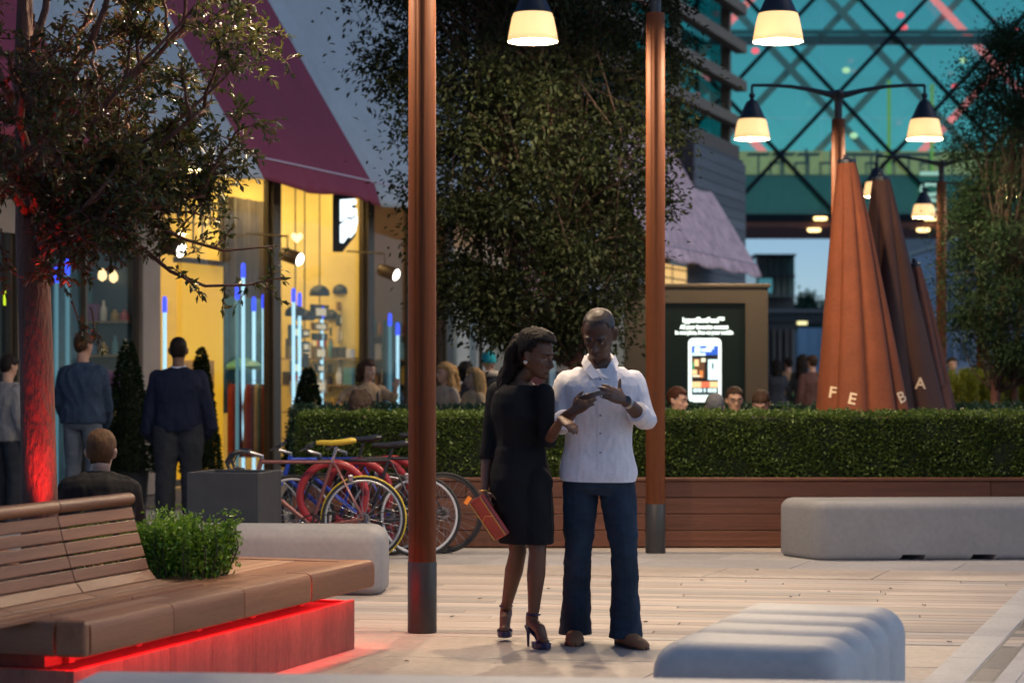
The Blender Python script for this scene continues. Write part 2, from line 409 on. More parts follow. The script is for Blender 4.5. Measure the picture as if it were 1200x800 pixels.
me = rounded_block(3.6, .55, .47, .085)
me = cut(me, [((x_, -.5, -.1), (x_ + .28, .5, .045)) for x_ in (-1.18, -.62, .0, .6, 1.2)])
for v in me.vertices: v.co.x -= .42 * v.co.y
tag(link('concrete_bench', shade(me, m_conc), None, None, (4.06, 17.72, 0), (0, 0, R(3))), 'long grey rounded concrete bench in front of the timber planter', 'bench', 'rounded concrete benches')
me = rounded_block(2.0, .5, .45, .11)
tag(link('concrete_bench', shade(me, m_conc), None, None, (-1.84, 14.95, 0), (0, 0, R(-4))), 'grey rounded concrete bench between the wooden bench and the bicycles', 'bench', 'rounded concrete benches')
me = rounded_block(3.3, .5, .455, .07)
tag(link('concrete_bench', shade(me, m_conc_l), None, None, (.16, 7.27, 0), (0, 0, R(-5.2))), 'pale concrete bench whose top edge just shows below the wooden bench', 'bench', 'rounded concrete benches')
# ribbed block
def rrect(w, h, r, z0=0, n=6):
    pts = []
    for cx, cy, a0 in ((w / 2 - r, h - r, 0), (-w / 2 + r, h - r, 90), (-w / 2 + r, r, 180), (w / 2 - r, r, 270)):
        for k in range(n + 1):
            a = R(a0 + 90 * k / n); pts.append((cx + r * math.cos(a), cy + r * math.sin(a)))
    return pts
rings = []; Lb = 1.62
xs = sorted(set([round(x_, 4) for x_ in np.linspace(0, Lb, 82)] + [.01, .03, .05, Lb - .05, Lb - .03, Lb - .01]))
for x_ in xs:
    e = min(x_, Lb - x_); ins = .1 - math.sqrt(max(0, .01 - max(0, .1 - e) ** 2)) if e < .1 else 0
    gr_ = max(math.exp(-((x_ - c_) / .055) ** 2) for c_ in (.47, .83, 1.19)) * .030
    k = ins + gr_
    rings.append([Vector((x_, px_, pz_)) for px_, pz_ in [(p[0], p[1]) for p in rrect(.74 - 2 * k, .465 - k * (1.0), .12 - k * .3)]])
tag(MB().loft(rings).build('ribbed_concrete_seat', m_conc_l, None, smooth=60, loc=(.86, 8.22, 0), rot=(0, 0, TH)), 'pale concrete seat block with rounded ribs beside the drain', 'seat block')
# dark box planter
bp = empty('box_planter', (-2.03, 16.25, 0), R(-12), 'square dark grey planter box in front of the bicycles', 'planter box')
m_dk = mat('dark_painted_metal', (.030, .034, .040), .42, .2, 8., .05, 40.)
sh = MB()
for a, b in (((-.27, -.27, .0), (.27, -.235, .75)), ((-.27, .235, 0), (.27, .27, .75)), ((-.27, -.234, 0), (-.235, .234, .75)), ((.235, -.234, 0), (.27, .234, .75))): sh.bb(a, b)
sh.build('shell', m_dk, bp, bevel=.004)
MB().bb((-.234, -.234, .0), (.234, .234, .69)).build('soil', mat('soil', (.03, .022, .015), .95, .4, 30., .6), bp)

# ================================================================== lamp posts
m_pole = mat('oiled_timber_post', (.115, .032, .007), .6, .26, 2.2, .25, None, stretch=(9, 9, .25), fine=.18, spec=.25)
m_sleeve = mat('post_sleeve', (.055, .053, .05), .45, .15, 8., .05, 40., metal=.4)
m_iron = mat('dark_iron', (.018, .024, .034), .4, .15, 8., metal=.3)
m_shade = bpy.data.materials.new('lit_glass_shade'); m_shade.use_nodes = True
nt = m_shade.node_tree; b = nt.nodes['Principled BSDF']; b.inputs['Base Color'].default_value = (.8, .72, .55, 1); b.inputs['Roughness'].default_value = .25
b.inputs['Emission Color'].default_value = (1., .70, .34, 1); b.inputs['Emission Strength'].default_value = .72
tr = nd(nt, 'ShaderNodeBsdfTranslucent'); tr.inputs[0].default_value = (1, .85, .6, 1)
ms = nd(nt, 'ShaderNodeMixShader'); ms.inputs[0].default_value = .3
nt.links.new(b.outputs[0], ms.inputs[1]); nt.links.new(tr.outputs[0], ms.inputs[2]); nt.links.new(ms.outputs[0], nt.nodes['Material Output'].inputs[0])
m_bulb = emis('bulb', (1., .78, .45), 9.)
LAMP_W = 430.
def lamp_post(loc, label, energy=LAMP_W, rz=0.):
    e = empty('lamp_post', loc, rz, label, 'lamp post', 'double-armed lamp posts')
    q = MB(); n = 24; prof = []
    # timber shaft: round with two shallow vertical grooves
    def sec(r_, z):
        out = []
        for k in range(48):
            a = 2 * math.pi * k / 48; d_ = min(abs((a - t + math.pi) % (2 * math.pi) - math.pi) for t in (R(250), R(20), R(135)))
            rr = r_ - (.0035 if d_ < .06 else 0); out.append(Vector((rr * math.cos(a), rr * math.sin(a), z)))
        return out
    q.loft([sec(.079, .4), sec(.079, 2.4), sec(.077, 4.38), sec(.072, 4.4)]).build('shaft', m_pole, e, smooth=30)
    MB().lathe([(.081, 0), (.083, .004), (.083, .398), (.081, .402)], 32).build('base_sleeve', m_sleeve, e, smooth=True)
    for a in (R(265), R(150), R(30)):
        MB().tube([(.076 * math.cos(a), .076 * math.sin(a), 1.3), (.083 * math.cos(a), .083 * math.sin(a), 1.3)], .007, 8).build('bolt', m_iron, e)
    MB().lathe([(.045, 4.36), (.045, 4.60), (.06, 4.66), (.075, 4.69), (.05, 4.73), (.02, 4.74)], 20).build('neck', m_iron, e, smooth=True)
    for s in (-1, 1):
        pts = [(s * x_, 0, z_) for x_, z_ in ((.0, 4.67), (.12, 4.69), (.3, 4.735), (.55, 4.775), (.8, 4.79), (1.0, 4.79))]
        MB().tube(pts, [.05, .036, .026, .022, .019, .018], 10, ell=1.).build('arm', m_iron, e, smooth=True)
        h = MB().lathe([(.016, 4.79), (.016, 4.70), (.034, 4.69), (.036, 4.66), (.022, 4.645), (.03, 4.62), (.062, 4.60), (.085, 4.56), (.148, 4.42), (.165, 4.40), (.16, 4.395), (.0, 4.42)][::-1], 28, (s * 1.0, 0, 0)).build('lamp_hood', m_iron, e, smooth=True)
        MB().lathe([(.158, 4.398), (.172, 4.36), (.196, 4.24), (.208, 4.165), (.202, 4.165), (.190, 4.24), (.166, 4.36), (.152, 4.398)], 32, (s * 1.0, 0, 0), cap=False).build('glass_shade', m_shade, e, smooth='all')
        bo = MB().sphere((s * 1.0, 0, 4.30), (.075, .075, .085), 14, 10).build('bulb', m_bulb, e, smooth='all')
        ld = bpy.data.lights.new('lamp_light', 'POINT'); ld.energy = energy; ld.color = (1, .76, .50); ld.shadow_soft_size = .07
        lo = bpy.data.objects.new('lamp_light', ld); COL.objects.link(lo); lo.parent = e; lo.location = (s * 1.0, 0, 4.19)
    return e
lamp_post((-.51, 12.6, 0), 'rust-brown lamp post standing beside the couple, lamps above the picture')
lamp_post((1.17, 18.1, 0), 'rust-brown lamp post with two lit lamps at the hedge behind the white-shirted man')
lamp_post((3.78, 25.7, 0), 'lamp post with two lit lamps rising behind the closed orange parasol')
lamp_post((6.62, 34.2, 0), 'lamp post with lit lamps between the brown parasols and the tree', 110)
lamp_post((8.2, 38.8, 0), 'farthest lamp post with lit lamps, near the glass bridge and half behind the tree', 110)
# ================================================================== shop row on the left (local x along the street, y into the shops)
F0 = Vector((-4.9, 25, 0))
m_frame = mat('bronze_frame', (.075, .055, .035), .4, .15, 6., metal=.5)
m_beige = mat('beige_cladding', (.27, .215, .17), .6, .1, 3., .05, 30.)
m_wallb = mat('brown_wall', (.10, .075, .055), .7, .2, 3.)
m_glass = glassmat('shop_glass', (.97, .98, .97), .012, .02, .35)
m_floor_in = mat('shop_floor', (.25, .2, .15), .4, .2, 3.)
sh_ = empty('shop_row', F0, TH, 'row of lit glass-fronted shops under the striped awning', 'shops')
# bay edges along the street
BAYS = [(-4.6, -1.32), (-1.0, 1.5), (1.95, 5.22), (5.47, 8.60), (8.85, 12.0), (12.35, 15.6), (16.0, 19.6), (20.0, 24.0), (24.4, 29.0)]
HEAD = 4.15
w_cols = [(.13, .10, .07), (.05, .075, .085), (.66, .48, .11), (.72, .57, .20), (.20, .13, .075), (.42, .38, .36), (.30, .10, .09), (.40, .33, .26), (.42, .34, .25)]
MB().bb((-4.7, .3, -.012), (29.3, 4.4, .006)).build('floor', m_floor_in, sh_)
MB().bb((-4.7, .05, HEAD + .35), (29.3, 4.6, HEAD + .5)).build('ceiling', mat('shop_ceiling', (.35, .30, .22), .8), sh_)
MB().bb((-4.75, 4.45, 0), (29.3, 4.7, 11)).build('rear_wall', m_wallb, sh_)
MB().bb((-4.75, 3.2, HEAD + .52), (29.3, 3.4, 10.8)).build('upper_wall', m_beige, sh_)
MB().bb((-5.0, 2.9, 10.8), (29.5, 4.9, 11.1)).build('roof', m_wallb, sh_)
for i in range(len(BAYS) - 1):
    a, b = BAYS[i][1], BAYS[i + 1][0]
    MB().bb((a, -.04, 0), (b, .12, HEAD + .3)).build('pilaster', m_beige if i == 1 else m_frame, sh_, bevel=.01, seg=1)
    if i in (0, 2): continue
    MB().bb(((a + b) / 2 - .06, .125, .007), ((a + b) / 2 + .06, 4.44, HEAD + .34)).build('partition', mat('bay_wall_%d' % i, w_cols[i], .7, .12, 2.), sh_)
panel_lights = []
for i, (a, b) in enumerate(BAYS):
    w = empty('shop_window', (0, 0, 0)); w.parent = sh_
    n = 1 if i in (2, 3) else 2
    fr = MB(); t = .05
    fr.bb((a, .02, .06), (b, .12, .14)); fr.bb((a, .02, HEAD - .06), (b, .12, HEAD + .3))
    for k in range(n + 1):
        x = a + (b - a - t) * k / n; fr.bb((x, .021, .1401), (x + t, .085, HEAD - .0601))
    fr.build('frame', m_frame, w)
    for k in range(n):
        x0 = a + (b - a - t) * k / n + t; x1 = a + (b - a - t) * (k + 1) / n
        MB().bb((x0 - .004, .066, .136), (x1 + .004, .074, HEAD - .056)).build('pane', m_glass, w)
    MB().bb((a - .1, 3.9 if i in (2, 3) else 3.4, .007), (b + .1, 4.1 if i in (2, 3) else 3.6, HEAD + .34)).build('back_wall', mat('bay_back_%d' % i, w_cols[i], .7, .14, 1.5), sh_)
    if i < 2:
        MB().bb((a - .01, -.05, 2.95), (b + .01, .015, HEAD + .3)).build('header', m_beige, sh_)
    e = [1.3, 1.6, 22., 24., 6., 8.0, 6., 4., 9.][i]
    wc = (1, .72, .32) if i in (2, 3) else (1, .7, .45)
    lp = MB()
    for k in range(2):
        xx = a + (b - a) * (.28 + .44 * k); lp.bb((xx - .45, .22, HEAD + .315), (xx + .45, .62, HEAD + .345)); lp.bb((xx - .3, 1.6, HEAD + .315), (xx + .3, 2.6, HEAD + .345))
    lp.build('ceiling_light', emis('shop_light_%d' % i, wc, e), sh_)
# shop fittings --------------------------------------------------------------
def S(x, y, z=0): return F0 + U * x + IN * y + Vector((0, 0, z))
m_amber = mat('amber_panel', (.85, .50, .02), .5, .1, 3., emit=(1, .52, .02), estr=.42)
def standing(name, label, cat, x, y, group=None): return empty(name, S(x, y, .007), TH, label, cat, group)
def sx(px, y):
    "x along the street of the point y inside the shop front that shows at photo column px"
    a = (px - 600) / FPX
    return (a * (25 + .3162 * y) + 4.9 + .9487 * y) / (.3162 - .9487 * a)
p = standing('amber_partition', 'tall amber panel standing in the yellow-lit shop window', 'panel', sx(238, .75), .75)
hw = (sx(262, .75) - sx(214, .75)) / 2
MB().bb((-hw, 0, 0), (hw, .08, 2.9)).build('board', m_amber, p); MB().bb((-hw - .05, -.03, 2.9), (hw + .05, .11, 2.97)).build('top_rail', m_frame, p)
MB().bb((-hw + .05, -.012, .3), (hw - .3, -.002, 1.62)).build('poster', mat('orange_mottle', (.62, .28, .03), .5, .6, 5.), p)
tubes = [(193, .2, 0, 2.2), (285, .5, 0, 2.75), (297.5, .5, 0, 2.3), (309, .5, 0, 2.35), (278, .55, 1, 2.45), (344, .32, 0, 2.45), (351, .36, 0, 2.4), (377, .45, 0, 2.25), (402, .45, 0, 2.3), (415, .5, 1, 2.4), (466, .4, 0, 2.05), (457, .5, 1, 2.2), (516, .5, 0, 2.0), (528, .5, 0, 2.2), (66, .6, 1, 2.5), (79, .6, 1, 2.6)]
tnear = {193: 'beside the beige pilaster', 285: 'tallest one in front of the teal cloth', 297.5: 'in front of the middle of the teal cloth', 309: 'beside the dark column of the yellow-lit shop', 278: 'at the edge of the amber panel', 344: 'under the glowing heart', 351: 'under the spot lamp of the bright yellow window', 377: 'between the strings of hanging goods', 402: 'beside the brown ladder-like string of goods', 415: 'under the lit white letters', 466: 'in the brown-lit shop beside the lamp post', 457: 'in the brown-lit shop under the spot lamp', 516: 'in the shop window just past the lamp post', 528: 'in the shop window under the tree', 66: 'in the dim shop left of the denim jacket', 79: 'in the dim shop above the denim jacket'}
m_tube = emis('tube_white', (.45, .80, 1.), 1.1); m_tubeb = emis('tube_blue', (.03, .07, 1.), 1.6); m_tubed = emis('tube_dim', (.16, .42, .55), .35)
for i, (px, y, dim, h) in enumerate(tubes):
    t = standing('light_tube', ('dim' if dim else 'bright') + ' upright blue-white light tube ' + tnear[px], 'light tube', sx(px, y), y, 'blue-white light tubes in the shop windows')
    MB().lathe([(.06, 0), (.06, .04), (.02, .05)], 12).build('foot', m_frame, t)
    MB().lathe([(.024, .05), (.024, h)], 10).build('tube', m_tubed if dim else m_tube, t)
    MB().lathe([(.030, h), (.030, h + .16), (.018, h + .2)], 10).build('blue_tip', m_tubeb, t)
for key, pa, pb, y, z0, z1, c_ in (('a', 262, 318, .8, .9, 2.5, (.05, .15, .20)), ('b', 62, 118, .8, .1, 2.7, (.05, .15, .20)), ('c', 452, 528, .8, .4, 2.3, (.05, .13, .17)), ('d', 118, 172, .7, .05, 2.8, (.06, .05, .035)), ('e', 262, 320, .9, 2.5, 3.9, (.07, .05, .035))):
    x0, x1 = sx(pa, y), sx(pb, y); q = MB(); n = 40; pts = []
    for k in range(n + 1):
        xx = x0 + (x1 - x0) * k / n; pts.append((xx, y + .05 * math.sin(k * 1.7) + .03 * math.sin(k * .6)))
    V = [(a, b, z0) for a, b in pts] + [(a, b, z1) for a, b in pts] + [(a, b + .02, z0) for a, b in pts] + [(a, b + .02, z1) for a, b in pts]
    N1 = n + 1
    q.add(V, [(k, k + 1, N1 + k + 1, N1 + k) for k in range(n)] + [(2 * N1 + k + 1, 2 * N1 + k, 3 * N1 + k, 3 * N1 + k + 1) for k in range(n)] + [(N1 + k, N1 + k + 1, 3 * N1 + k + 1, 3 * N1 + k) for k in range(n)])
    o = q.build('curtain', mat('cloth_' + key, c_, .6, .3, 4.), None, smooth='all', loc=F0 + Vector((0, 0, .007)), rot=(0, 0, TH))
    tag(o, {'a': 'teal hanging cloth in the yellow-lit shop window behind light tubes', 'b': 'teal curtain in the dim shop window beside the tree trunk', 'c': 'teal hanging cloth in the brown-lit shop window beside the lamp post', 'd': 'dark brown curtain in the dim shop window behind the denim jacket', 'e': 'dark brown cloth hung above the teal cloth in the yellow-lit shop'}[key], 'curtain')
rk = standing('clothes_rail', 'clothes rail of red and rust garments in the yellow-lit shop', 'clothes rail', sx(293, .45), .45)
rk.rotation_euler.z = R(4); rw = .29
MB().tube([(-rw, 0, 0), (-rw, 0, 1.35), (rw, 0, 1.35), (rw, 0, 0)], .015, 8).build('rail', m_frame, rk)
gc = [(.22, .02, .02), (.30, .07, .03), (.10, .02, .04), (.35, .13, .05), (.28, .03, .03), (.12, .05, .07), (.4, .3, .15), (.06, .10, .07)]
for k in range(10):
    x = -rw + .06 + k * (2 * rw - .12) / 9
    q = MB(); pr = [(.03, 1.30), (.10, 1.24), (.12, 1.0), (.11, .7), (.13, .32), (.12, .30)]
    q.loft([[Vector((x + .06 * math.sin(a_) * (1 + .3 * math.sin(3 * a_)), r_ * math.cos(a_), z_)) for a_ in np.linspace(0, 2 * math.pi, 13)[:-1]] for r_, z_ in pr]).build('garment', mat('garment_%d' % (k % 8), gc[k % 8], .8, .3, 9.), rk, smooth='all')
tb = standing('pedestal_table', 'round pale green table top on a stem inside the yellow-lit shop', 'table', sx(285, .62), .62)
MB().lathe([(.0, 1.50), (.24, 1.50), (.26, 1.52), (.26, 1.55), (.2, 1.6), (.0, 1.68)], 24).build('table_top', mat('pale_green', (.16, .42, .30), .4, .1), tb, smooth=True)
MB().lathe([(.2, 0), (.2, .03), (.03, .06), (.03, 1.50)], 16).build('leg', m_frame, tb)
def garland(px, y, top, seed, label, wide=1.):
    rr = random.Random(seed)
    g_ = empty('hanging_display', S(sx(px, y), y, HEAD + .34), TH, label, 'hanging display', 'strings of goods in the bright yellow shop window')
    z = top - HEAD - .34
    MB().tube([(0, 0, 0), (0, 0, -3.2)], .009, 6).build('cord', m_iron, g_)
    MB().lathe([(.15, z - .03), (.15, z), (.14, z + .06), (.09, z + .11), (.02, z + .13), (.02, z + .10), (.08, z + .08), (.12, z + .03), (.12, z - .03)], 16).build('dome', m_iron, g_, smooth=True)
    zz = z - .16
    while zz > -3.2:
        h = rr.uniform(.10, .22); w = rr.uniform(.3, .62) * wide; c_ = rr.choice([(.02, .03, .04), (.04, .11, .15), (.30, .17, .04), (.03, .05, .06), (.55, .45, .30), (.04, .12, .16)])
        f = MB(); f.bb((-w / 2, -.02, zz - h), (w / 2, .02, zz)); fo = f.build('framed_good', mat('good_%d_%d' % (int(c_[0] * 100), int(c_[1] * 100)), c_, .5, .2), g_)
        if rr.random() < .6: MB().bb((-w * .3, -.03, zz - h * .75), (w * .3, -.022, zz - h * .25)).build('card', mat('card', (.85, .75, .55), .6, emit=(1, .85, .55), estr=.25), fo)  # cards are no lamps: shop light on them added as a faint glow
        zz -= h + rr.uniform(.02, .1)
for k, (px, y, z, w, lb) in enumerate(((346, .42, 2.30, .8, 'string of framed goods hanging under the glowing heart'), (357, .5, 2.25, .5, 'narrow string of goods hanging beside the heart'), (374.5, .45, 2.62, 1., 'string of dark framed goods under a dome in the middle of the bright yellow window'), (401, .45, 2.68, .8, 'string of brown and teal goods under the dome below the lit letters'), (390, .6, 2.3, .5, 'thin string of goods between the two domes'))): garland(px, y, z, k, lb, w)
# wall shelving with stock on the side walls that face us through the glass
def shelves(xw, y0, y1, label, seed, zs=(.45, .85, 1.25, 1.65, 2.05)):
    rr = random.Random(seed); e = standing('wall_shelving', label, 'shelves', xw, y0)
    for z in zs:
        MB().bb((-.26, 0, z), (-.003, y1 - y0, z + .025)).build('shelf', mat('shelf_wood', (.30, .20, .10), .5, .2), e)
        y = .03
        while y < y1 - y0 - .1:
            w = rr.uniform(.05, .13); h = rr.uniform(.12, .3); k = rr.randrange(8)
            c_ = [(.55, .06, .05), (.06, .16, .30), (.75, .68, .5), (.05, .05, .06), (.50, .30, .05), (.12, .30, .32), (.65, .65, .68), (.25, .08, .18)][k]
            if rr.random() < .55: MB().bb((-.22, y, z + .026), (-.08, y + w, z + .026 + h)).build('boxed_good', mat('stock_%d' % k, c_, .5, .15), e)
            else: MB().lathe([(w * .45, 0), (w * .5, .01), (w * .5, h * .6), (w * .2, h * .8), (w * .18, h)], 12, (-.15, y + w / 2, z + .026)).build('bottle', mat('stock_%d' % k, c_, .3, .15), e, smooth=True)
            y += w + rr.uniform(.01, .06)
    return e
shelves(8.65, .14, 1.3, 'wall shelves packed with small goods at the end of the bright yellow window', 4, (.45, .85, 1.25, 1.65))
shelves(12.1, .14, 1.4, 'wall shelves of goods in the brown-lit shop beside the lamp post', 5)
shelves(1.68, .14, 1.2, 'wall shelves of goods in the dim shop behind the denim jacket', 6)
# loops of dark cord hung in the first yellow bay
for k in range(6):
    pts = [(0, 0, 0)] + [(.13 - .13 * math.cos(a_), 0, -1.0 - (.12 + .03 * (k % 2)) * math.sin(a_) - .3 * (k % 3 == 0)) for a_ in np.linspace(0, math.pi, 9)] + [(.26, 0, 0)]
    tag(MB().tube(pts, .012, 6).build('cord_loop', m_iron, None, smooth='all', loc=S(sx(198 + k * 9.5, .3), .3, HEAD + .34), rot=(0, 0, TH)), 'dark cord loop hanging from the ceiling of the yellow-lit shop', 'cord', 'cord loops in the yellow-lit shop')
# spot lamps on the shop front: brown can, white lit end
def spot(pt, label, size=1.):
    e = empty('spot_lamp', pt, 0, label, 'spot lamp', 'brown spot lamps on the shop fronts')
    M = Matrix.Rotation(R(-24), 4, 'Y') @ Matrix.Rotation(R(-62), 4, 'Z')
    ax = Vector((.82, -.42, -.30)).normalized(); q = ax.to_track_quat('Z', 'Y').to_matrix().to_4x4()
    MB().lathe([(.02, -.30), (.085, -.28), (.095, -.2), (.095, .0), (.088, .01), (.088, -.02), (0, -.03)], 20).xf(q).build('can', mat('brown_can', (.10, .065, .04), .4, .1, metal=.3), e, smooth=True)
    MB().lathe([(.086, .0), (.07, .02), (.0, .028)], 20).xf(q).build('lens', emis('spot_lens', (1, .93, .8), 6.), e)
    MB().tube([Vector((0, 0, 0)) - ax * .2, Vector((0, 0, .25)) - ax * .2, Vector((0, 0, .3)) - ax * .2 + IN * .6], .014, 8).build('bracket', m_frame, e)
for px, py, d, lb in ((212, 293, 25.6, 'spot lamp on the shop front beside the amber display panel'), (351, 304, 29.4, 'spot lamp on the column beside the bright yellow window'), (464, 322, 32.5, 'spot lamp seen just beside the nearer lamp post'), (757, 346, 45.5, 'small spot lamp on the far shop front beside the digital screen')):
    spot(at(px, py, d), lb)
# hanging heart lamp
hp = at(348, 279, 30.6)
tag(MB().prism([(0, -.07), (.075, .0), (.08, .04), (.055, .07), (.02, .065), (0, .04), (-.02, .065), (-.055, .07), (-.08, .04), (-.075, 0)], -.015, .015).xf(Matrix.Rotation(R(90), 4, 'X')).build('heart_lamp', emis('heart', (1, .78, .45), 1.6), None, loc=hp), 'small glowing heart hanging in the bright yellow shop window', 'lamp')
# projecting lit sign
sg = empty('projecting_sign', at(399, 262, 30.0), 0, 'projecting black shop sign with lit white letters under the maroon awning', 'sign')
MB().add([(-.10, -.05, -.38), (.02, -.05, -.38), (.20, -.05, -.16), (.20, -.05, .42), (-.10, -.05, .42), (-.10, .05, -.38), (.02, .05, -.38), (.20, .05, -.16), (.20, .05, .42), (-.10, .05, .42)],
         [(0, 1, 2, 3, 4), (9, 8, 7, 6, 5), (0, 5, 6, 1), (1, 6, 7, 2), (2, 7, 8, 3), (3, 8, 9, 4), (4, 9, 5, 0)]).xf(Matrix.Diagonal((1, 1.6, 1, 1))).build('box', mat('sign_black', (.012, .012, .014), .4), sg)
m_lw = emis('sign_white', (.80, .93, 1.), 1.6)
def plate(poly, name): MB().prism([(x, z) for x, z in poly], -.0, .02).xf(Matrix.Rotation(R(90), 4, 'X')).build(name, m_lw, sg, loc=(0, -.082, 0))
plate([(-.0, .02), (.06, .04), (.11, .09), (.15, .07), (.235, .13), (.225, .2), (.16, .205), (.16, .24), (.22, .25), (.225, .30), (.2, .33), (-.0, .315)], 'letter')
plate([(.0, -.26), (.045, -.27), (.11, -.18), (.145, -.20), (.21, -.12), (.24, .02), (.235, .11), (.15, .045), (.11, .065), (.0, -.02)], 'letter')
# yellow-green exit sign and candle-like lamps in the dim bay
ex = S(sx(14, .3), .3, 2.30); tag(MB().bb((-.09, -.03, -.1), (.09, .03, .1)).build('exit_sign', emis('exit_sign', (.75, 1., .03), 1.0), None, bevel=.01, loc=ex), 'small glowing yellow-green sign in the dim shop at the left', 'sign')
for k, (px, py, h) in enumerate(((13, 384, .09), (13, 404, .2), (14, 424, .1), (120, 322, .09), (133, 324, .09), (149, 323, .09))):
    tag(MB().lathe([(.01, -h / 1.2), (.05, -h / 2), (.055, 0), (.04, h / 2), (.01, h / 1.2)], 12).build('pendant_lamp', emis('pendant', (1, .72, .35), 1.6), None, smooth='all', loc=(lambda q: (q.x, q.y, CZ + (HOR - py) / FPX * q.y))(S(sx(px, .4), .4, 0))), 'small warm pendant lamp glowing inside the dim shop', 'lamp', 'warm pendant lamps in the dim shop')
# striped drapes in the farther bays
for k, (pa, pb, c_) in enumerate(((536, 549, (.62, .58, .56)), (549, 557, (.10, .12, .16)), (557, 575, (.62, .58, .56)), (580, 600, (.30, .03, .04)), (600, 625, (.36, .045, .05)), (640, 657, (.45, .62, .70)), (690, 715, (.5, .34, .42)))):
    x, w = sx(pa, .5), sx(pb, .5) - sx(pa, .5)
    q = MB(); n = 16; pts = [(x + w * j / n, .5 + .05 * math.sin(j * 2.1)) for j in range(n + 1)]; N1 = n + 1
    q.add([(a, b, 0) for a, b in pts] + [(a, b, 3.3) for a, b in pts] + [(a, b + .03, 0) for a, b in pts] + [(a, b + .03, 3.3) for a, b in pts], [(j, j + 1, N1 + j + 1, N1 + j) for j in range(n)] + [(2 * N1 + j + 1, 2 * N1 + j, 3 * N1 + j, 3 * N1 + j + 1) for j in range(n)])
    lbs = ['pale drape hanging in the shop window behind the teal hat', 'dark drape between two pale drapes in the shop window', 'pale drape beside the dark one in the shop window', 'deep red drape in the shop window behind the woman in black', 'brighter red drape in the far shop window', 'pale blue drape in the far shop window', 'lilac drape in the far shop window']
    tag(q.build('drape', mat('drape_%d' % k, c_, .8, .15, 3.), None, smooth='all', loc=F0 + Vector((0, 0, .007)), rot=(0, 0, TH)), lbs[k], 'drape')

# ================================================================== awnings
m_aw_p = mat('pale_canvas', (.36, .40, .41), .75, .12, 1.2, .1, 12., fine=.06)
m_aw_m = mat('maroon_canvas', (.20, .021, .047), .75, .12, 1.2, .1, 12., fine=.06)
m_aw_l = mat('lilac_canvas', (.80, .52, .50), .75, .5, 4., .1, 12., fine=.2)
m_trim = mat('awning_trim', (.5, .42, .5), .6, .05)
def awning(label, stripes, ye=-1.05, group='shop awnings'):
    e = empty('awning', F0 + Vector((0, 0, 3.77)), TH, label, 'awning', group)
    Zs, top, run = .31, 6.9, 4.0
    for x0, x1, m in stripes:
        n = max(6, int((x1 - x0) * 4)); q = MB(); rows = 10; V = []; T = .02
        for th in (0, 1):
            for j in range(rows + 1):
                v = j / rows
                for i in range(n + 1):
                    u = i / n; sag = .06 * math.sin(math.pi * v) + .015 * math.sin(u * 9 + x0)
                    V.append((x0 + (x1 - x0) * u, ye + run * v - th * -T + sag * .55, Zs + top * v - sag - th * T))
        N = n + 1; B = (rows + 1) * N; F = []
        for j in range(rows):
            for i in range(n):
                a = j * N + i; F += [(a, a + 1, a + 1 + N, a + N), (B + a + N, B + a + N + 1, B + a + 1, B + a)]
        for j in range(rows):
            a = j * N; F.append((a, a + N, B + a + N, B + a)); a += n; F.append((B + a, B + a + N, a + N, a))
        for i in range(n): F.append((B + i, B + i + 1, i + 1, i)); k = rows * N + i; F.append((k, k + 1, B + k + 1, B + k))
        q.add(V, F).build('stripe', m, e, smooth=50)
        # valance: gathered cloth strip with a wavy hem
        n2 = n * 4; V = []
        for th in (0, 1):
            for j in range(4):
                v = j / 3
                for i in range(n2 + 1):
                    u = i / n2; xx = x0 + (x1 - x0) * u
                    w_ = .022 * v * math.sin(xx * 9.3 + math.sin(xx * 3.1) * 2); V.append((xx, ye - .05 - .13 * v + w_ + th * .012, Zs - .012 - (Zs - .012) * v + .03 * v * math.sin(xx * 2.6 + 1.3)))
        N = n2 + 1; B = 4 * N; F = []
        for j in range(3):
            for i in range(n2):
                a = j * N + i; F += [(a, a + N, a + N + 1, a + 1), (B + a, B + a + 1, B + a + N + 1, B + a + N)]
        for i in range(n2): a = 3 * N + i; F.append((a, B + a, B + a + 1, a + 1))
        for j in range(3):
            a = j * N; F.append((a, B + a, B + a + N, a + N)); a += n2; F.append((a, a + N, B + a + N, B + a))
        MB().add(V, F).build('valance', m, e, smooth='all')
        MB().tube([(x0, ye - .055, Zs + .005), (x1, ye - .055, Zs + .005)], .013, 6).build('piping', m_trim, e)
    xa, xb = stripes[0][0], stripes[-1][1]
    for x in np.linspace(xa + .1, xb - .1, max(3, int((xb - xa) / 3))):
        MB().bar((x, .29, .32), (x, ye + .03, Zs - .03), .03, .03).build('arm', m_frame, e)
    return e
awning('long striped awning in pale and maroon bands over the near shops', [(-7.5, -5.5, m_aw_m), (-5.5, -1.6, m_aw_m), (-1.6, 2.3, m_aw_p), (2.3, 6.2, m_aw_m), (6.2, 10.1, m_aw_p), (10.1, 14.0, m_aw_p), (14.0, 17.6, m_aw_p)])
awning('mottled lilac awning over the far shop beside the digital screen', [(21.4, 26.3, m_aw_l), (26.3, 31.2, m_aw_l)])

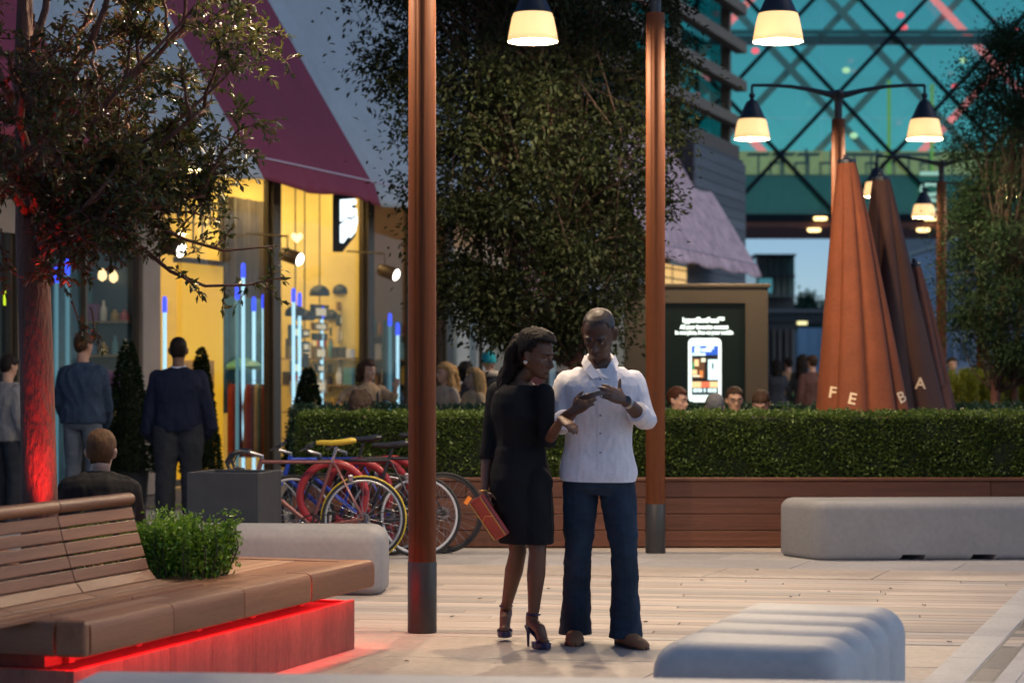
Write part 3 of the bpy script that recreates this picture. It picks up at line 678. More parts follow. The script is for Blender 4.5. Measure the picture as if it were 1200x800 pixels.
# ================================================================== timber-clad end building with glazed upper storey
eb = empty('clad_building', F0 + U * 29.6, TH, 'grey timber-clad building with a glazed upper storey behind the lilac awning', 'building')
m_clad = mat('grey_cladding', (.16, .165, .17), .7, .2, 2., .2, None, stretch=(.4, 6, 12), rnd=.2)
MB().bb((0, .1, 0), (5.4, 5, 7.0)).build('wall', mat('wall_grey', (.10, .10, .105), .7, .2), eb)
for k in range(26):
    MB().bb((-.2, .04, .4 + k * .25), (5.42, .098, .4 + k * .25 + .235)).build('cladding_board', m_clad, eb)
    MB().bb((5.402, .1, .4 + k * .25), (5.46, 5.0, .4 + k * .25 + .235)).build('cladding_board', m_clad, eb)
wb = MB().bb((-9.5, .6, 7.4), (5.2, .7, 13.)); 
m_tg = glassmat('teal_glass', (.22, .66, .66), .10)
for k in range(6):
    MB().bb((-9.5 + k * 2.45, .62, 7.4), (-9.5 + k * 2.45 + 2.42, .64, 13)).build('pane', m_tg, eb)
    MB().bb((-9.5 + k * 2.45 - .05, .655, 7.4), (-9.5 + k * 2.45 + .03, .75, 13)).build('mullion', m_iron, eb)
MB().bb((-9.6, 3.2, 7.05), (5.3, 3.4, 13)).build('inner_wall', mat('teal_wall', (.13, .34, .33), .7, .2), eb)
MB().bb((-9.6, .2, 7.02), (5.4, 4.2, 7.38)).build('floor_slab', mat('slab_brown', (.16, .12, .09), .7), eb)
MB().bb((-9.6, .2, 13.0), (5.4, 4.2, 13.4)).build('roof', MATS['slab_brown'], eb)
m_beam = mat('brown_beam', (.22, .15, .10), .6, .25, 3., stretch=(.3, 4, 4))
for z in (7.95, 8.95, 9.95, 10.95, 11.95): MB().bb((-13.5, .0, z - .14), (5.4, .3, z + .12)).build('sun_beam', m_beam, eb)
for x in (-9.3, -5, -.5, 4.9): MB().bb((x, .36, 7.39), (x + .22, .6, 12.99)).build('post', m_beam, eb)
lw = empty('upper_window', (0, 0, 0)); lw.parent = eb
# warm lit window with slats just under the lilac awning (front wall of the last shop bay)
wl = MB().bb((-4.2, -.03, 2.6), (-1.3, .01, 3.9)).build('lit_window', emis('warm_window', (1., .62, .22), .85), eb)
for z in np.linspace(2.7, 3.8, 6): MB().bb((-4.2, -.06, z), (-1.3, -.031, z + .03)).build('slat', m_frame, wl)
for x in (-4.2, -2.8, -1.36): MB().bb((x, -.07, 2.6), (x + .07, -.062, 3.9)).build('window_bar', m_frame, wl)
MB().bb((-1.2, -.03, 0), (-.25, .12, 3.95)).build('end_wall', m_clad, eb)
bpy.data.objects.remove(lw)
# ================================================================== glass bridge across the end of the street
BD = 70.
m_bframe = mat('bridge_steel', (.008, .014, .018), .6, .1, spec=.2)
m_rust = mat('rust_fascia', (.22, .075, .04), .6, .2, 1.)
br = empty('glass_bridge', (0, BD, 0), 0, 'teal glass footbridge with a black diagonal lattice across the street', 'bridge')
def bx(px): return (px - 600) / FPX * BD
def bz(py): return CZ + (HOR - py) / FPX * BD
X0, X1, Zb, Zt = bx(700), bx(1420), bz(254), bz(-95)
m_bglass = glassmat('bridge_glass', (.66, .96, .84), .05, .03)
m_bglass2 = glassmat('bridge_glass_rear', (.76, .97, .90), .05, .03)
dx, dz = bx(1047) - bx(981), bz(111) - bz(181.5)
# glass panes between the lattice rows
npx = int((X1 - X0) / (2 * dx)) + 1
for i in range(npx):
    for j in range(3):
        x0 = X0 + i * 2 * dx; z0 = Zb + .02 + j * (Zt - Zb) / 3
        MB().bb((x0 + .01, .25, z0), (x0 + 2 * dx - .01, .29, z0 + (Zt - Zb) / 3 - .02)).build('pane', m_bglass, br)
        MB().bb((x0 + .01, 5.9, z0), (x0 + 2 * dx - .01, 5.94, z0 + (Zt - Zb) / 3 - .02)).build('pane', m_bglass2, br)
def clipseg(x, z, sgn, x0, x1, z0, z1):
    "line through (x,z) with slope sgn*dz/dx clipped to the rectangle"
    k = sgn * dz / dx; pts = []
    for zz in (z0, z1):
        xx = x + (zz - z) / k
        if x0 <= xx <= x1: pts.append((xx, zz))
    for xx in (x0, x1):
        zz = z + (xx - x) * k
        if z0 < zz < z1: pts.append((xx, zz))
    return pts[:2] if len(pts) >= 2 else None
nx, nz_ = bx(981), bz(111)
for k in range(-14, 15):
    for sgn in (1, -1):
        for yy, w, m_, off in ((.12 + .03 * sgn, .13, m_bframe, 0), (5.5 + .06 * sgn, .24, None, .55)):
            s_ = clipseg(nx + (2 * k + off) * dx, nz_ - (0 if yy < 1 else .35), sgn, X0, X1, Zb, Zt)
            if s_:
                mm = m_ or (mat('lattice_red_lit', (.62, .10, .12), .5, .1, emit=(.9, .13, .16), estr=1.7) if (k * 2 + sgn) % 3 == 0 else mat('lattice_grey', (.5, .42, .38), .6, .1))  # red light on some rear bars is put into their colour and glow
                MB().bar((s_[0][0], yy, s_[0][1]), (s_[1][0], yy, s_[1][1]), w, .05, (0, 1, 0)).xf(Matrix.Identity(4)).build('lattice_bar', mm, br)
# bottom chord, soffit, floors
MB().bb((X0, .0, bz(266)), (X1, .2, bz(259.5))).build('fascia', m_rust, br)
MB().bb((X0, -.05, bz(259.4)), (X1, .24, bz(251))).build('bottom_chord', m_bframe, br)
MB().bb((X0, .21, bz(266)), (X1, 6.3, bz(260))).build('soffit', m_rust, br)
MB().bb((X0, .3, bz(256)), (X1, 5.85, bz(246))).build('floor_slab', mat('bridge_floor', (.20, .26, .24), .7), br)
MB().bb((X0, .32, bz(245.8)), (X1, .4, bz(207))).build('spandrel', mat('green_spandrel', (.10, .30, .27), .5, .1), br)
MB().bb((X0, .41, bz(207)), (X1, 5.85, bz(203))).build('cafe_floor', mat('cafe_floor', (.35, .24, .13), .6), br)
for a, b, n_ in ((37.5, 33, 'chord'), (48.5, 40, 'beam')):
    MB().bb((X0, .35, bz(a)), (X1, .6, bz(b))).build('upper_' + n_, mat('grey_chord', (.26, .26, .26), .6) if n_ == 'chord' else m_rust, br)
MB().bb((X0, .65, bz(45)), (X1, 1.5, bz(38))).build('upper_floor', mat('upper_floor', (.24, .20, .17), .7), br)
MB().bb((X0, 5.2, bz(203)), (X1, 5.5, bz(158))).build('cafe_wall', mat('cafe_wall', (.55, .36, .17), .6, .6, 1.2, emit=(1, .6, .25), estr=.28), br)  # wall glows by itself: the cafe's lighting is put into its material
lb = MB(); lights_px = (958, 1045, 1088, 1140, 900, 830)
for k, px in enumerate((830, 957, 1086, 1150)):
    MB().lathe([(.0, 0), (.19, 0), (.21, .04), (.21, .1)], 16, (bx(px), .6, bz(266) - .11)).build('soffit_light', emis('soffit_lamp', (1, .72, .30), 3.2), br)
    MB().lathe([(.0, 0), (.19, 0), (.21, .04), (.21, .1)], 16, (bx(px) + .1, -.14, bz(258.5))).xf(Matrix.Identity(4)).build('soffit_light', emis('soffit_lamp', (1, .72, .30), 3.2), br)
for k, (px, py) in enumerate(((843, 27), (1064, 28), (1196, 31), (842, 12), (1060, 14), (1125, 98), (888, 56), (780, 106))):
    MB().sphere((bx(px), .75 if k % 2 else .7, bz(py)), (.13, .1, .10), 10, 6).build('red_lamp', emis('red_lamp', (1, .06, .10), 2.5), br)
for k, (px, py) in enumerate(((1000, 75), (1140, 63), (1009, 153))):
    MB().sphere((bx(px), 1.5, bz(py)), (.13, .1, .1), 8, 6).build('ceiling_lamp', emis('tiny_lamp', (1, .85, .6), 1.0), br)
# cafe furniture up on the bridge: tables, chairs, two people-sized planters
m_ckt = mat('cafe_timber', (.12, .07, .035), .6, .3)
for k, px in enumerate((895, 925, 955, 1010, 1030, 1075, 1100)):
    t = MB(); x = bx(px); z = bz(203)
    t.bb((x - .35, 1.2, z + .72), (x + .35, 1.9, z + .76)); t.bb((x - .03, 1.5, z), (x + .03, 1.56, z + .72)); t.build('cafe_table', m_ckt, br)
    c_ = MB(); x += .55
    c_.bb((x - .2, 1.3, z + .44), (x + .2, 1.7, z + .48)); c_.bb((x + .16, 1.3, z + .48), (x + .2, 1.7, z + .9))
    for a_ in (-.18, .16):
        for b_ in (1.3, 1.66): c_.bb((x + a_, b_, z), (x + a_ + .03, b_ + .03, z + .44))
    c_.build('cafe_chair', m_ckt, br)
# vertical green-lit lettering strips on the glass ("100" read sideways) and yellow light strips
for px, y0, y1 in ((1047, 90, 205), (1098, 95, 215), (783, 125, 160)):
    MB().bb((bx(px) - .05, .8, bz(y1)), (bx(px) + .05, .86, bz(y0))).build('light_strip', emis('lime_strip', (.75, .9, .10), .25), br)
me = text_mesh('100', 1.0, .01, 'numeral', bold=.01); me.materials.append(emis('numeral_white', (.55, .95, .75), .5))
link('numeral', me, None, br, (bx(1067) + .3, -.02, bz(222)), (R(90), R(90), 0))

# ================================================================== far end of the street, seen under the bridge
fg = empty('glass_pavilion', at(905, 440, 95), 0, 'dark green glass box building on a low base beyond the bridge', 'building')
s95 = 95 / FPX
def fb(name, px0, px1, py0, py1, d0, d1, m, par): # box from pixels, standing at its own depth
    o = par.location if par else Vector((0, 0, 0)); a = at(px0, py1, d0) - o; b = at(px1, py0, d0) - o
    return MB().bb((a.x, a.y, a.z), (b.x, b.y + d1, b.z)).build(name, m, par)
m_gb = mat('dark_green_glass', (.03, .10, .10), .12, .2, .6, spec=.8); m_gb2 = mat('teal_lit_glass', (.12, .42, .45), .2, .1, emit=(.2, .7, .75), estr=.18)
fb('upper_box', 886, 931, 299, 348, 95, 9, m_gb, fg)
for px in (893, 900, 908, 916, 923): fb('mullion', px, px + .8, 300, 347, 94.8, .15, m_iron, fg)
fb('lit_pane', 889, 905, 326, 343, 94.7, .1, m_gb2, fg); fb('floor_band', 885, 932, 322, 325, 94.6, .12, m_iron, fg); fb('roof_edge', 884, 933, 297.5, 300, 94.5, 9.6, m_iron, fg)
fb('base_storey', 880, 931, 348, 441, 96, 8, mat('base_storey', (.09, .085, .08), .6, .3, .3), fg)
for px in (899, 906, 913, 921, 928): fb('column', px, px + 2.5, 385, 441, 95.7, .2, mat('column_grey', (.22, .18, .14), .6), fg)
cn = empty('canopy', at(930, 440, 88), 0, 'long low dark canopy with a pale lamp under it, beyond the bridge', 'canopy')
fb('roof', 882, 1002, 366, 376, 88, 6, mat('canopy_dark', (.05, .06, .065), .6, .2), cn); fb('roof_edge', 881, 1003, 362, 366, 87.8, 6.3, mat('canopy_edge', (.16, .17, .18), .6), cn)
for px in (900, 932, 985): fb('post', px, px + 2, 376, 441, 90, .12, m_iron, cn)
fb('lamp', 936, 946, 376.5, 380, 88.5, .5, emis('canopy_lamp', (1, .9, .45), 1.4), cn)
pw = empty('pale_hoarding', at(960, 440, 110), 0, 'pale blue wall closing the far end of the street', 'wall')
for k in range(14): fb('panel', 924 + k * 12, 935.6 + k * 12, 384 if k else 388, 441, 110 + .02 * (k % 2), .3, mat('pale_blue_panel', (.42, .62, .72), .6, .08, .5), pw)
tw = empty('tower_block', at(1100, 440, 120), 0, 'dark blue glazed tower block seen beside the farther lamp post', 'building')
fb('core', 1099, 1120, 262, 441, 121, 12, mat('tower_core', (.035, .055, .085), .5), tw)
for r_ in range(12):
    for c_ in range(2): fb('window', 1100 + c_ * 10., 1108.5 + c_ * 10., 266 + r_ * 13.5, 277 + r_ * 13.5, 120.8, .25, mat('tower_glass', (.06, .12, .19), .15, .4, .4, rnd=.3), tw)
fb('roof', 1098, 1121, 259.5, 262, 120.7, 12.6, m_iron, tw)
wt = empty('white_building', at(1140, 440, 100), 0, 'pale building with windows half hidden behind the right-hand tree', 'building')
fb('wall', 1117, 1330, 285, 441, 100, 10, mat('pale_render', (.40, .44, .50), .7, .1, .4), wt)
for r_ in range(4):
    for c_ in range(9): fb('window', 1126 + c_ * 22, 1139 + c_ * 22, 297 + r_ * 34, 319 + r_ * 34, 99.9, .2, mat('office_glass', (.05, .08, .11), .15, .3, rnd=.3), wt)
fb('roof', 1115, 1332, 281, 285, 99.6, 10.6, m_iron, wt)
# distant tree line
def far_tree(px, py_top, wpx, d, label, seed, m):
    rr = np.random.RandomState(seed); base = at(px, HOR, d); base.z = 0; h = CZ + (HOR - py_top) / FPX * d; w = wpx / FPX * d / 2
    e = empty('tree', base, 0, label, 'tree', 'trees beyond the bridge')
    MB().tube([(0, 0, 0), (.1, 0, h * .3), (0, .1, h * .7)], [.22, .17, .08], 8).build('trunk', mat('far_bark', (.08, .06, .045), .9), e)
    P = []
    for k in range(26):
        a, b, c_ = rr.uniform(-1, 1), rr.uniform(-1, 1), rr.uniform(0, 1)
        k_ = math.sqrt(max(.05, 1 - c_ ** 2.2)); P.append(np.array([a * w * k_, b * w * k_, h * (.35 + .6 * c_)]) + rr.normal(size=(130, 3)) * np.array([w * .22, w * .22, h * .06]))
    V, F = leaves(np.concatenate(P), .28, .2, rng=rr); link('crown', fast_mesh('crown', V, F, m), None, e)
m_far = leafmat('far_leaf', (.03, .09, .05), (.06, .13, .06), .6, .3, .5)
lbs = ['dark rounded tree above the far canopy beside the glass box', 'low dark tree beyond the far canopy', 'rounded tree rising behind the closed orange parasol', 'broad tree behind the tower block', 'tree standing between tower block and pale building']
for k, (px, pt, w, d) in enumerate(((945, 345, 40, 130), (970, 352, 45, 135), (1015, 348, 50, 138), (1060, 350, 50, 132), (1075, 355, 40, 128))): far_tree(px, pt, w, d, lbs[k], 50 + k, m_far)

# ================================================================== digital screen
dsn = empty('digital_screen', at(818, 435, 27), 0, 'bronze-framed digital screen showing a white phone and white text', 'screen'); dsn.location.z = 0
m_brz = mat('bronze_panel', (.065, .05, .032), .45, .12, 2., metal=.4)
sp = FPX / 27.
def dz_(py): return CZ + (HOR - py) / sp
def dx_(px): return (px - 818) / sp
q = MB(); zt = dz_(337); xl, xr = dx_(733), dx_(900); sl, sr, st = dx_(757), dx_(873.5), dz_(355)
sb_ = .35
q.bb((xl, 0, 0), (sl, .4, zt)); q.bb((sr, 0, 0), (xr, .4, zt)); q.bb((sl, 0.0, st), (sr, .4, zt)); q.bb((sl, 0, 0), (sr, .4, sb_))
q.build('housing', m_brz, dsn); MB().bb((xl - .03, -.03, zt), (xr + .03, .43, zt + .05)).build('cap', m_brz, dsn, bevel=.01)
scn = MB().bb((sl + .002, .05, sb_ + .002), (sr - .002, .12, st - .002)).build('display', mat('screen_black', (.004, .007, .006), .4, .1, spec=.15, emit=(.01, .03, .025), estr=.12), dsn)
m_st = emis('screen_text', (.85, 1., .93), 1.6)
def txt(s_, px, py, wpx, size):
    me = text_mesh(s_, size, .001, 'lettering', bold=.004); me.materials.append(m_st)
    xs_ = [v.co.x for v in me.vertices]; k = wpx / sp / (max(xs_) - min(xs_))
    for v in me.vertices: v.co.x *= k
    link('lettering', me, None, scn, (dx_(px), .046, dz_(py)), (R(90), 0, 0))
txt('hyperShotFeed\u2122', 825, 377.5, 49, .085); txt('All your favourite content', 825.5, 385, 57, .065); txt('in one place, free on your mobile', 825.5, 391.3, 68, .062)
def spanel(px0, px1, py0, py1, m, y, name, bev=0):
    return MB().bb((dx_(px0), y - .004, dz_(py1)), (dx_(px1), y, dz_(py0))).build(name, m, scn, bevel=bev)
rr_ = rrect((846 - 807) / sp, (471 - 396) / sp, .06)
MB().prism(rr_, 0, .004).xf(Matrix.Rotation(R(90), 4, 'X')).build('phone_picture', emis('phone_white', (.85, 1, .96), 1.1), scn, loc=(dx_(826.3), .046, dz_(471)))
spanel(811, 842, 405, 462.5, mat('phone_black', (.01, .012, .012), .4), .0405, 'phone_picture_screen')
spanel(811, 842, 405, 416, emis('pic_blue', (.02, .12, .65), .8), .036, 'picture_tile')
for a, b, c_, d_ in ((814, 821, 406, 413), (822, 834, 408, 412), (828, 837, 405.5, 409), (811.5, 827, 413.5, 416.5)): spanel(a, b, c_, d_, emis('pic_white', (.7, .95, 1.), 1.), .032, 'picture_tile')
spanel(811, 826, 420, 443, emis('pic_brown', (.16, .07, .03), .5), .036, 'picture_tile')
for a, b, c_, d_, cc in ((814, 819, 421, 429, 0), (811.5, 817, 433, 439, 0), (820, 824, 434, 442, 1), (811.5, 814, 424, 433, 2), (812, 823, 439.5, 441.5, 3), (822, 827, 419.5, 424, 3)):
    spanel(a, b, c_, d_, emis('pic_%d' % cc, [(1, .7, .35), (.8, .25, .06), (.03, .3, .14), (.9, .95, .7)][cc], .9), .032, 'picture_tile')
spanel(830, 841.5, 421, 445, MATS['pic_white'], .036, 'picture_tile'); spanel(834.6, 836.4, 425, 432, MATS['phone_black'], .032, 'picture_tile')
for a, b, cc in ((811, 822, 0), (822, 832, 4), (832, 841.5, 0)): spanel(a, b, 447, 454, emis('pic_%d' % cc, (.85, .2, .1), .8), .036, 'picture_tile')
for px, w_ in ((815, 5), (820.5, 5), (826, 2.5), (832, 5), (837.5, 5)): spanel(px - w_ / 2, px + w_ / 2, 455, 459.5, MATS['pic_white'], .032, 'picture_tile', .008)

# ================================================================== closed parasols
def parasol(loc, h, rb_, m, label, seed, letters=(), zb=.75, tilt=3.2, r0_=.082):
    rr = random.Random(seed); e = empty('closed_parasol', loc, 0, label, 'parasol', 'closed parasols on the terrace'); e.rotation_euler = (0, R(-tilt), 0)
    MB().lathe([(.035, 0), (.035, h - .05)], 12).build('pole', m_frame, e)
    MB().lathe([(.30, 0), (.32, .01), (.32, .06), (.05, .09), (.045, .3)], 20).build('base', m_iron, e)
    n = 128; rows = 26; rings = []; ph = rr.random() * 6
    for j in range(rows + 1):
        v = j / rows; z = h - .03 - v * (h - .03 - zb)
        env = r0_ + (rb_ - r0_) * (v ** .92); ring = []
        for k in range(n):
            a = 2 * math.pi * k / n; f = math.sin(a * 2.5 + ph + .7 * math.sin(a + 1.2 * v + seed) + .3 * v) if False else math.sin(a * 3 + ph + .6 * math.sin(a + 1.2 * v + seed) + .3 * v)
            fold = .5 - 1.6 * (1 - abs(f)) ** 1.7 + .16 * math.sin(a * 9 + 3 * v + seed)
            r_ = env * (1 + .14 * min(1, v * 4 + .15) * fold + .06 * math.sin(a * 3 + seed) * v)
            hem = -.09 * v ** 6 * math.sin(a * 4 + ph) + .05 * v ** 8 * fold
            ring.append(Vector((r_ * math.cos(a), r_ * math.sin(a), z + hem)))
        rings.append(ring)
    c_ = MB().loft(rings, cap=False)
    c_.loft([rings[-1], [Vector((p.x * .93, p.y * .93, p.z + .002)) for p in rings[-1]], [Vector((p.x * .8, p.y * .8, p.z + .5)) for p in rings[-1]]], cap=False)
    can = c_.build('canopy', m, e, smooth='all')
    MB().lathe([(r0_ * 1.1, h - .05), (r0_ * 1.1, h - .02), (.03, h - .005), (.02, h + .03)], 16).build('finial', m_iron, e)
    bvh = BVHTree.FromPolygons([Vector(p_) for p_ in c_.v], c_.f)
    for ch, px, py, rot, sz in letters:
        # letters printed on the cloth: wrapped onto the nearest fold
        me = text_mesh(ch, sz, .0015, 'letter', bold=.003); me.materials.append(mat('letter_cream', (.75, .55, .36), .7, .05))
        p = at(px, py, loc[1]); p.x += math.tan(R(tilt)) * p.z; M_ = Matrix.Translation((p.x - loc[0], 0, p.z)) @ Matrix.Rotation(R(rot), 4, 'Y') @ Matrix.Rotation(R(90), 4, 'X')
        bm = bmesh.new(); bm.from_mesh(me); bmesh.ops.triangulate(bm, faces=bm.faces); bmesh.ops.subdivide_edges(bm, edges=[e_ for e_ in bm.edges if e_.calc_length() > .03], cuts=2); bm.to_mesh(me); bm.free()
        for v in me.vertices:
            th_ = v.co.z; q = M_ @ v.co; hit = bvh.ray_cast(Vector((q.x, -3, q.z)), Vector((0, 1, 0)))
            y_ = hit[0].y if hit[0] is not None else 0
            v.co = Vector((q.x, y_ - .006 - th_, q.z))
        link('letter', me, None, can)
    return e
m_or = mat('orange_canvas', (.19, .046, .013), .8, .2, 3., .15, 14., fine=.08); m_br = mat('brown_canvas', (.062, .022, .013), .8, .14, 3., .15, 14., fine=.08)
m_br2 = mat('red_brown_canvas', (.10, .030, .016), .8, .14, 3., .15, 14., fine=.08)
parasol((3.29, 20.55, 0), 3.46, .44, m_or, 'closed orange parasol with cream letters standing behind the hedge', 1, (('F', 970.5, 463, 12, .145), ('E', 989.5, 471, 16, .145), ('B', 1056, 473, -20, .145)))
parasol((3.74, 21.35, 0), 3.37, .47, m_br, 'closed dark brown parasol with a small lit lamp above it', 2, (('A', 1071.5, 456, 4, .15),))
parasol((4.06, 21.6, 0), 2.55, .36, m_br2, 'shorter closed red-brown parasol beside the dark brown one', 3, r0_=.055)
# ================================================================== wooden platform bench with red light under the seat
A_ = Vector((-1.72, 8.93, 0))
wbn = empty('wooden_bench', A_, TH, 'wooden slatted bench platform with red light under its seat edge', 'bench')
m_wood = mat('bench_timber', (.27, .115, .052), .5, .25, 2.2, .2, None, stretch=(.5, 9, 9), rnd=.14, fine=.12)
m_wood_l = mat('bench_timber_light', (.37, .20, .115), .5, .25, 2.2, .2, None, stretch=(.5, 9, 9), rnd=.12, fine=.12)
m_wood_y = mat('bench_timber_cross', (.24, .11, .06), .5, .25, 2.2, .2, None, stretch=(9, .5, 9), rnd=.14, fine=.12)
SL, SW, SZ = 3.12, 2.5, .47            # length along the street, width, seat height
BX0, BX1, BY0, BY1 = -.30, 2.30, .80, 2.05   # planting bed
# bullnose front edge in four pieces
def nose(x0, x1, name='edge_piece', m=m_wood):
    prof = [(.14, SZ), (.03, SZ), (.012, SZ - .006), (.002, SZ - .022), (.0, SZ - .04), (.0, SZ - .12), (.004, SZ - .137), (.018, SZ - .145), (.034, SZ - .145), (.036, SZ - .07), (.14, SZ - .07)]
    q = MB().loft([[Vector((x0, y, z)) for y, z in prof], [Vector((x1, y, z)) for y, z in prof]]); return q.build(name, m, wbn, smooth=30)
MB().bb((.004, .001, SZ - .144), (.05, .1399, SZ - .0005)).build('edge_corner', m_wood, wbn, bevel=.014, seg=3)
xs = [.05, .78, 1.50, 2.28, SL - .004]
for i in range(4): nose(xs[i] + .003, xs[i + 1] - (.012 if i == 2 else .003))
# end noses (near end and far end), running across
def nose_x(xe, sgn, y0, y1):
    prof = [(.0, SZ - .12), (.0, SZ - .04), (.002, SZ - .022), (.012, SZ - .006), (.03, SZ), (.14, SZ), (.14, SZ - .145), (.018, SZ - .145), (.004, SZ - .137)]
    MB().loft([[Vector((xe + sgn * x, y, z)) for x, z in prof], [Vector((xe + sgn * x, y, z)) for x, z in prof] and [Vector((xe + sgn * x, y1, z)) for x, z in prof]] if False else [[Vector((xe + sgn * x, y0, z)) for x, z in prof], [Vector((xe + sgn * x, y1, z)) for x, z in prof]]).build('edge_piece', m_wood_y, wbn, smooth=30)
for k in range(3):
    nose_x(SL, -1, .146 + k * .78, .146 + (k + 1) * .78 - .006)
# near end: edge piece running across, met at the corner with a mitre gap
for k in range(3): nose_x(-.0, 1, .146 + k * .78, .146 + (k + 1) * .78 - .006)
MB().bb((.004, .001, SZ - .11), (.004 + .0, .14, SZ)) 
# top boards, parallel to the front edge
bxw = .128
y = .146; row = 0
while y < SW - .02:
    w = min(bxw, SW - .02 - y)
    segs = [(.146, SL - .146)]
    if y + w > BY0 - .01 and y < BY1: segs = [(BX1 + .02, SL - .146)]
    for a, b in segs:
        cuts = [a] + ([a + (b - a) * (.32 + .1 * (row % 3)), a + (b - a) * (.7 - .08 * (row % 2))] if b - a > 1.5 else []) + [b]
        for c0, c1 in zip(cuts[:-1], cuts[1:]):
            if row < 4 and c0 < 1.56 and y > .25: 
                if c1 <= 1.6: continue
                c0 = max(c0, 1.56)
            MB().bb((c0 + .001, y + .001, SZ - .03), (c1 - .001, y + w - .002, SZ - .002 - .001 * (row % 2))).build('seat_board', m_wood_l if (row + int(c0 * 3)) % 4 == 0 else m_wood, wbn, bevel=.003, seg=1)
    y += w; row += 1
# curved back: slats following a profile
prof = [(.235, .474), (.33, .470), (.415, .468), (.49, .484), (.535, .535), (.555, .595), (.575, .655), (.595, .715), (.612, .775), (.628, .835)]
def lerp_prof(t):
    t *= len(prof) - 1; i = min(int(t), len(prof) - 2); f = t - i
    return (prof[i][0] * (1 - f) + prof[i + 1][0] * f, prof[i][1] * (1 - f) + prof[i + 1][1] * f)
sx0 = [(-.56, .148), (.152, .85), (.856, 1.552)]
for (x0, x1) in sx0[1:] + sx0[:1]:
    for i in range(len(prof) - 1):
        (y0, z0), (y1, z1) = prof[i], prof[i + 1]; t = Vector((0, y1 - y0, z1 - z0)); n = Vector((0, -t.z, t.y)).normalized(); g_ = t.normalized() * .0045
        c0 = Vector((0, y0, z0)) + g_; c1 = Vector((0, y1, z1)) - g_
        q = MB(); P = [c0 + n * .011, c1 + n * .011, c1 - n * .011, c0 - n * .011]
        q.loft([[Vector((x0, p.y, p.z)) for p in P], [Vector((x1, p.y, p.z)) for p in P]])
        q.build('slat', m_wood_l if i in (1, 2) else m_wood, wbn, bevel=.004, seg=2)
    # rounded top rail
    rp = [(.60 + .036 * math.cos(a) + .035, .872 + .03 * math.sin(a)) for a in np.linspace(0, 2 * math.pi, 17)[:-1]]
    q = MB().loft([[Vector((x0, y, z)) for y, z in rp], [Vector((x1, y, z)) for y, z in rp]]); q.build('top_rail', m_wood, wbn, smooth=40)
    for xx in (x0 + .1, x1 - .13):
        pb = MB(); 
        for i in range(1, len(prof) - 1):
            (y0, z0), (y1, z1) = prof[i], prof[i + 1]; pb.bar((xx, y0 + .03, z0 - .02), (xx, y1 + .03, z1 - .02), .03, .012, (1, 0, 0))
        pb.build('bracket', m_iron, wbn)
# under-seat plinth: rusted panels, recessed band, red light strip
m_plinth = mat('rusted_panel', (.27, .11, .07), .6, .35, 2.4, .3, None, stretch=(6, 6, .8), rnd=.10, fine=.2)
for k in range(7):
    MB().bb((.07 + k * .4265, .09, 0), (.07 + (k + 1) * .4265 - .003, .12, .262)).build('plinth_panel', m_plinth, wbn, bevel=.002, seg=1)
for k in range(5):
    MB().bb((SL - .135, .122 + k * .45, 0), (SL - .105, .122 + (k + 1) * .45 - .003, .262)).build('plinth_panel', m_plinth, wbn, bevel=.002, seg=1)
    MB().bb((.07, .122 + k * .45, 0), (.10, .122 + (k + 1) * .45 - .003, .262)).build('plinth_panel', m_plinth, wbn, bevel=.002, seg=1)
MB().bb((.102, .123, 0), (SL - .137, SW - .1, .25)).build('plinth_core', mat('plinth_core', (.05, .03, .025), .9), wbn)
MB().bb((.20, .30, .2505), (SL - .24, SW - .14, SZ - .114)).build('seat_frame', mat('frame_timber', (.22, .08, .05), .6, .3, 5., stretch=(.5, 5, 5)), wbn)
for k in range(5): MB().bb((.35 + k * .6, .27, .2505), (.40 + k * .6, .298, SZ - .112)).build('frame_post', MATS['frame_timber'], wbn)
m_led = emis('red_light_strip', (1., .012, .018), 85.)
MB().bb((.05, .040, SZ - .082), (SL - .09, .060, SZ - .071)).build('light_strip', m_led, wbn)
MB().bb((SL - .07, .15, SZ - .160), (SL - .055, SW - .2, SZ - .1465)).build('light_strip', m_led, wbn)
# planting bed
MB().bb((BX0, BY0, .2), (BX1, BY1, .44)).build('soil', MATS['soil'], wbn)
rs5 = np.random.RandomState(5)
# box shrub in the bed
def shrub(px, d, w, dp, z0, z1, label, n, L, m, rz=TH):
    p = at(px, HOR, d); e = empty('box_shrub', (p.x, p.y, z0), rz, label, 'shrub')
    V, Fs = [], []; P = []; D = []
    st = MB()
    for k in range(70):
        a = rs5.uniform(-w / 2, w / 2); b = rs5.uniform(-dp / 2, dp / 2); h = (z1 - z0) * rs5.uniform(.82, 1.08) + (.06 if rs5.rand() < .18 else 0)
        top = Vector((a * 1.0, b * 1.0, h)); base = Vector((a * .85, b * .85, 0)); st.tube([base, (base + top) / 2 + Vector((a * .2, b * .2, 0)), top], [.005, .004, .002], 4)
        for j in range(n // 70):
            t = rs5.uniform(.05, 1) ** .7; q = base.lerp(top, t) + Vector((a * .25 * t * (1 - t), b * .25 * t * (1 - t), 0)); 
            P.append(np.array(q) + rs5.normal(size=3) * .022); D.append(np.array([a * 2.4, b * 2.4, .5]))
    V, F = leaves(np.array(P), L, L * .55, dirs=np.array(D), jit=.8, rng=rs5)
    tag(link('foliage', fast_mesh('foliage', V, F, m), None, e), kind='stuff'); st.build('stem', mat('shrub_stem', (.06, .05, .02), .8), e); return e
m_shrub = leafmat('shrub_leaf', (.07, .17, .012), (.20, .34, .03), .35, .35, 9.)
shrub(214, 11.02, .40, .42, .44, .71, 'bright green box shrub beside the bench back', 9000, .026, m_shrub)
shrub(120, 11.6, .5, .4, .44, .66, 'low shrub glimpsed through the slats of the bench back', 3000, .026, m_shrub)

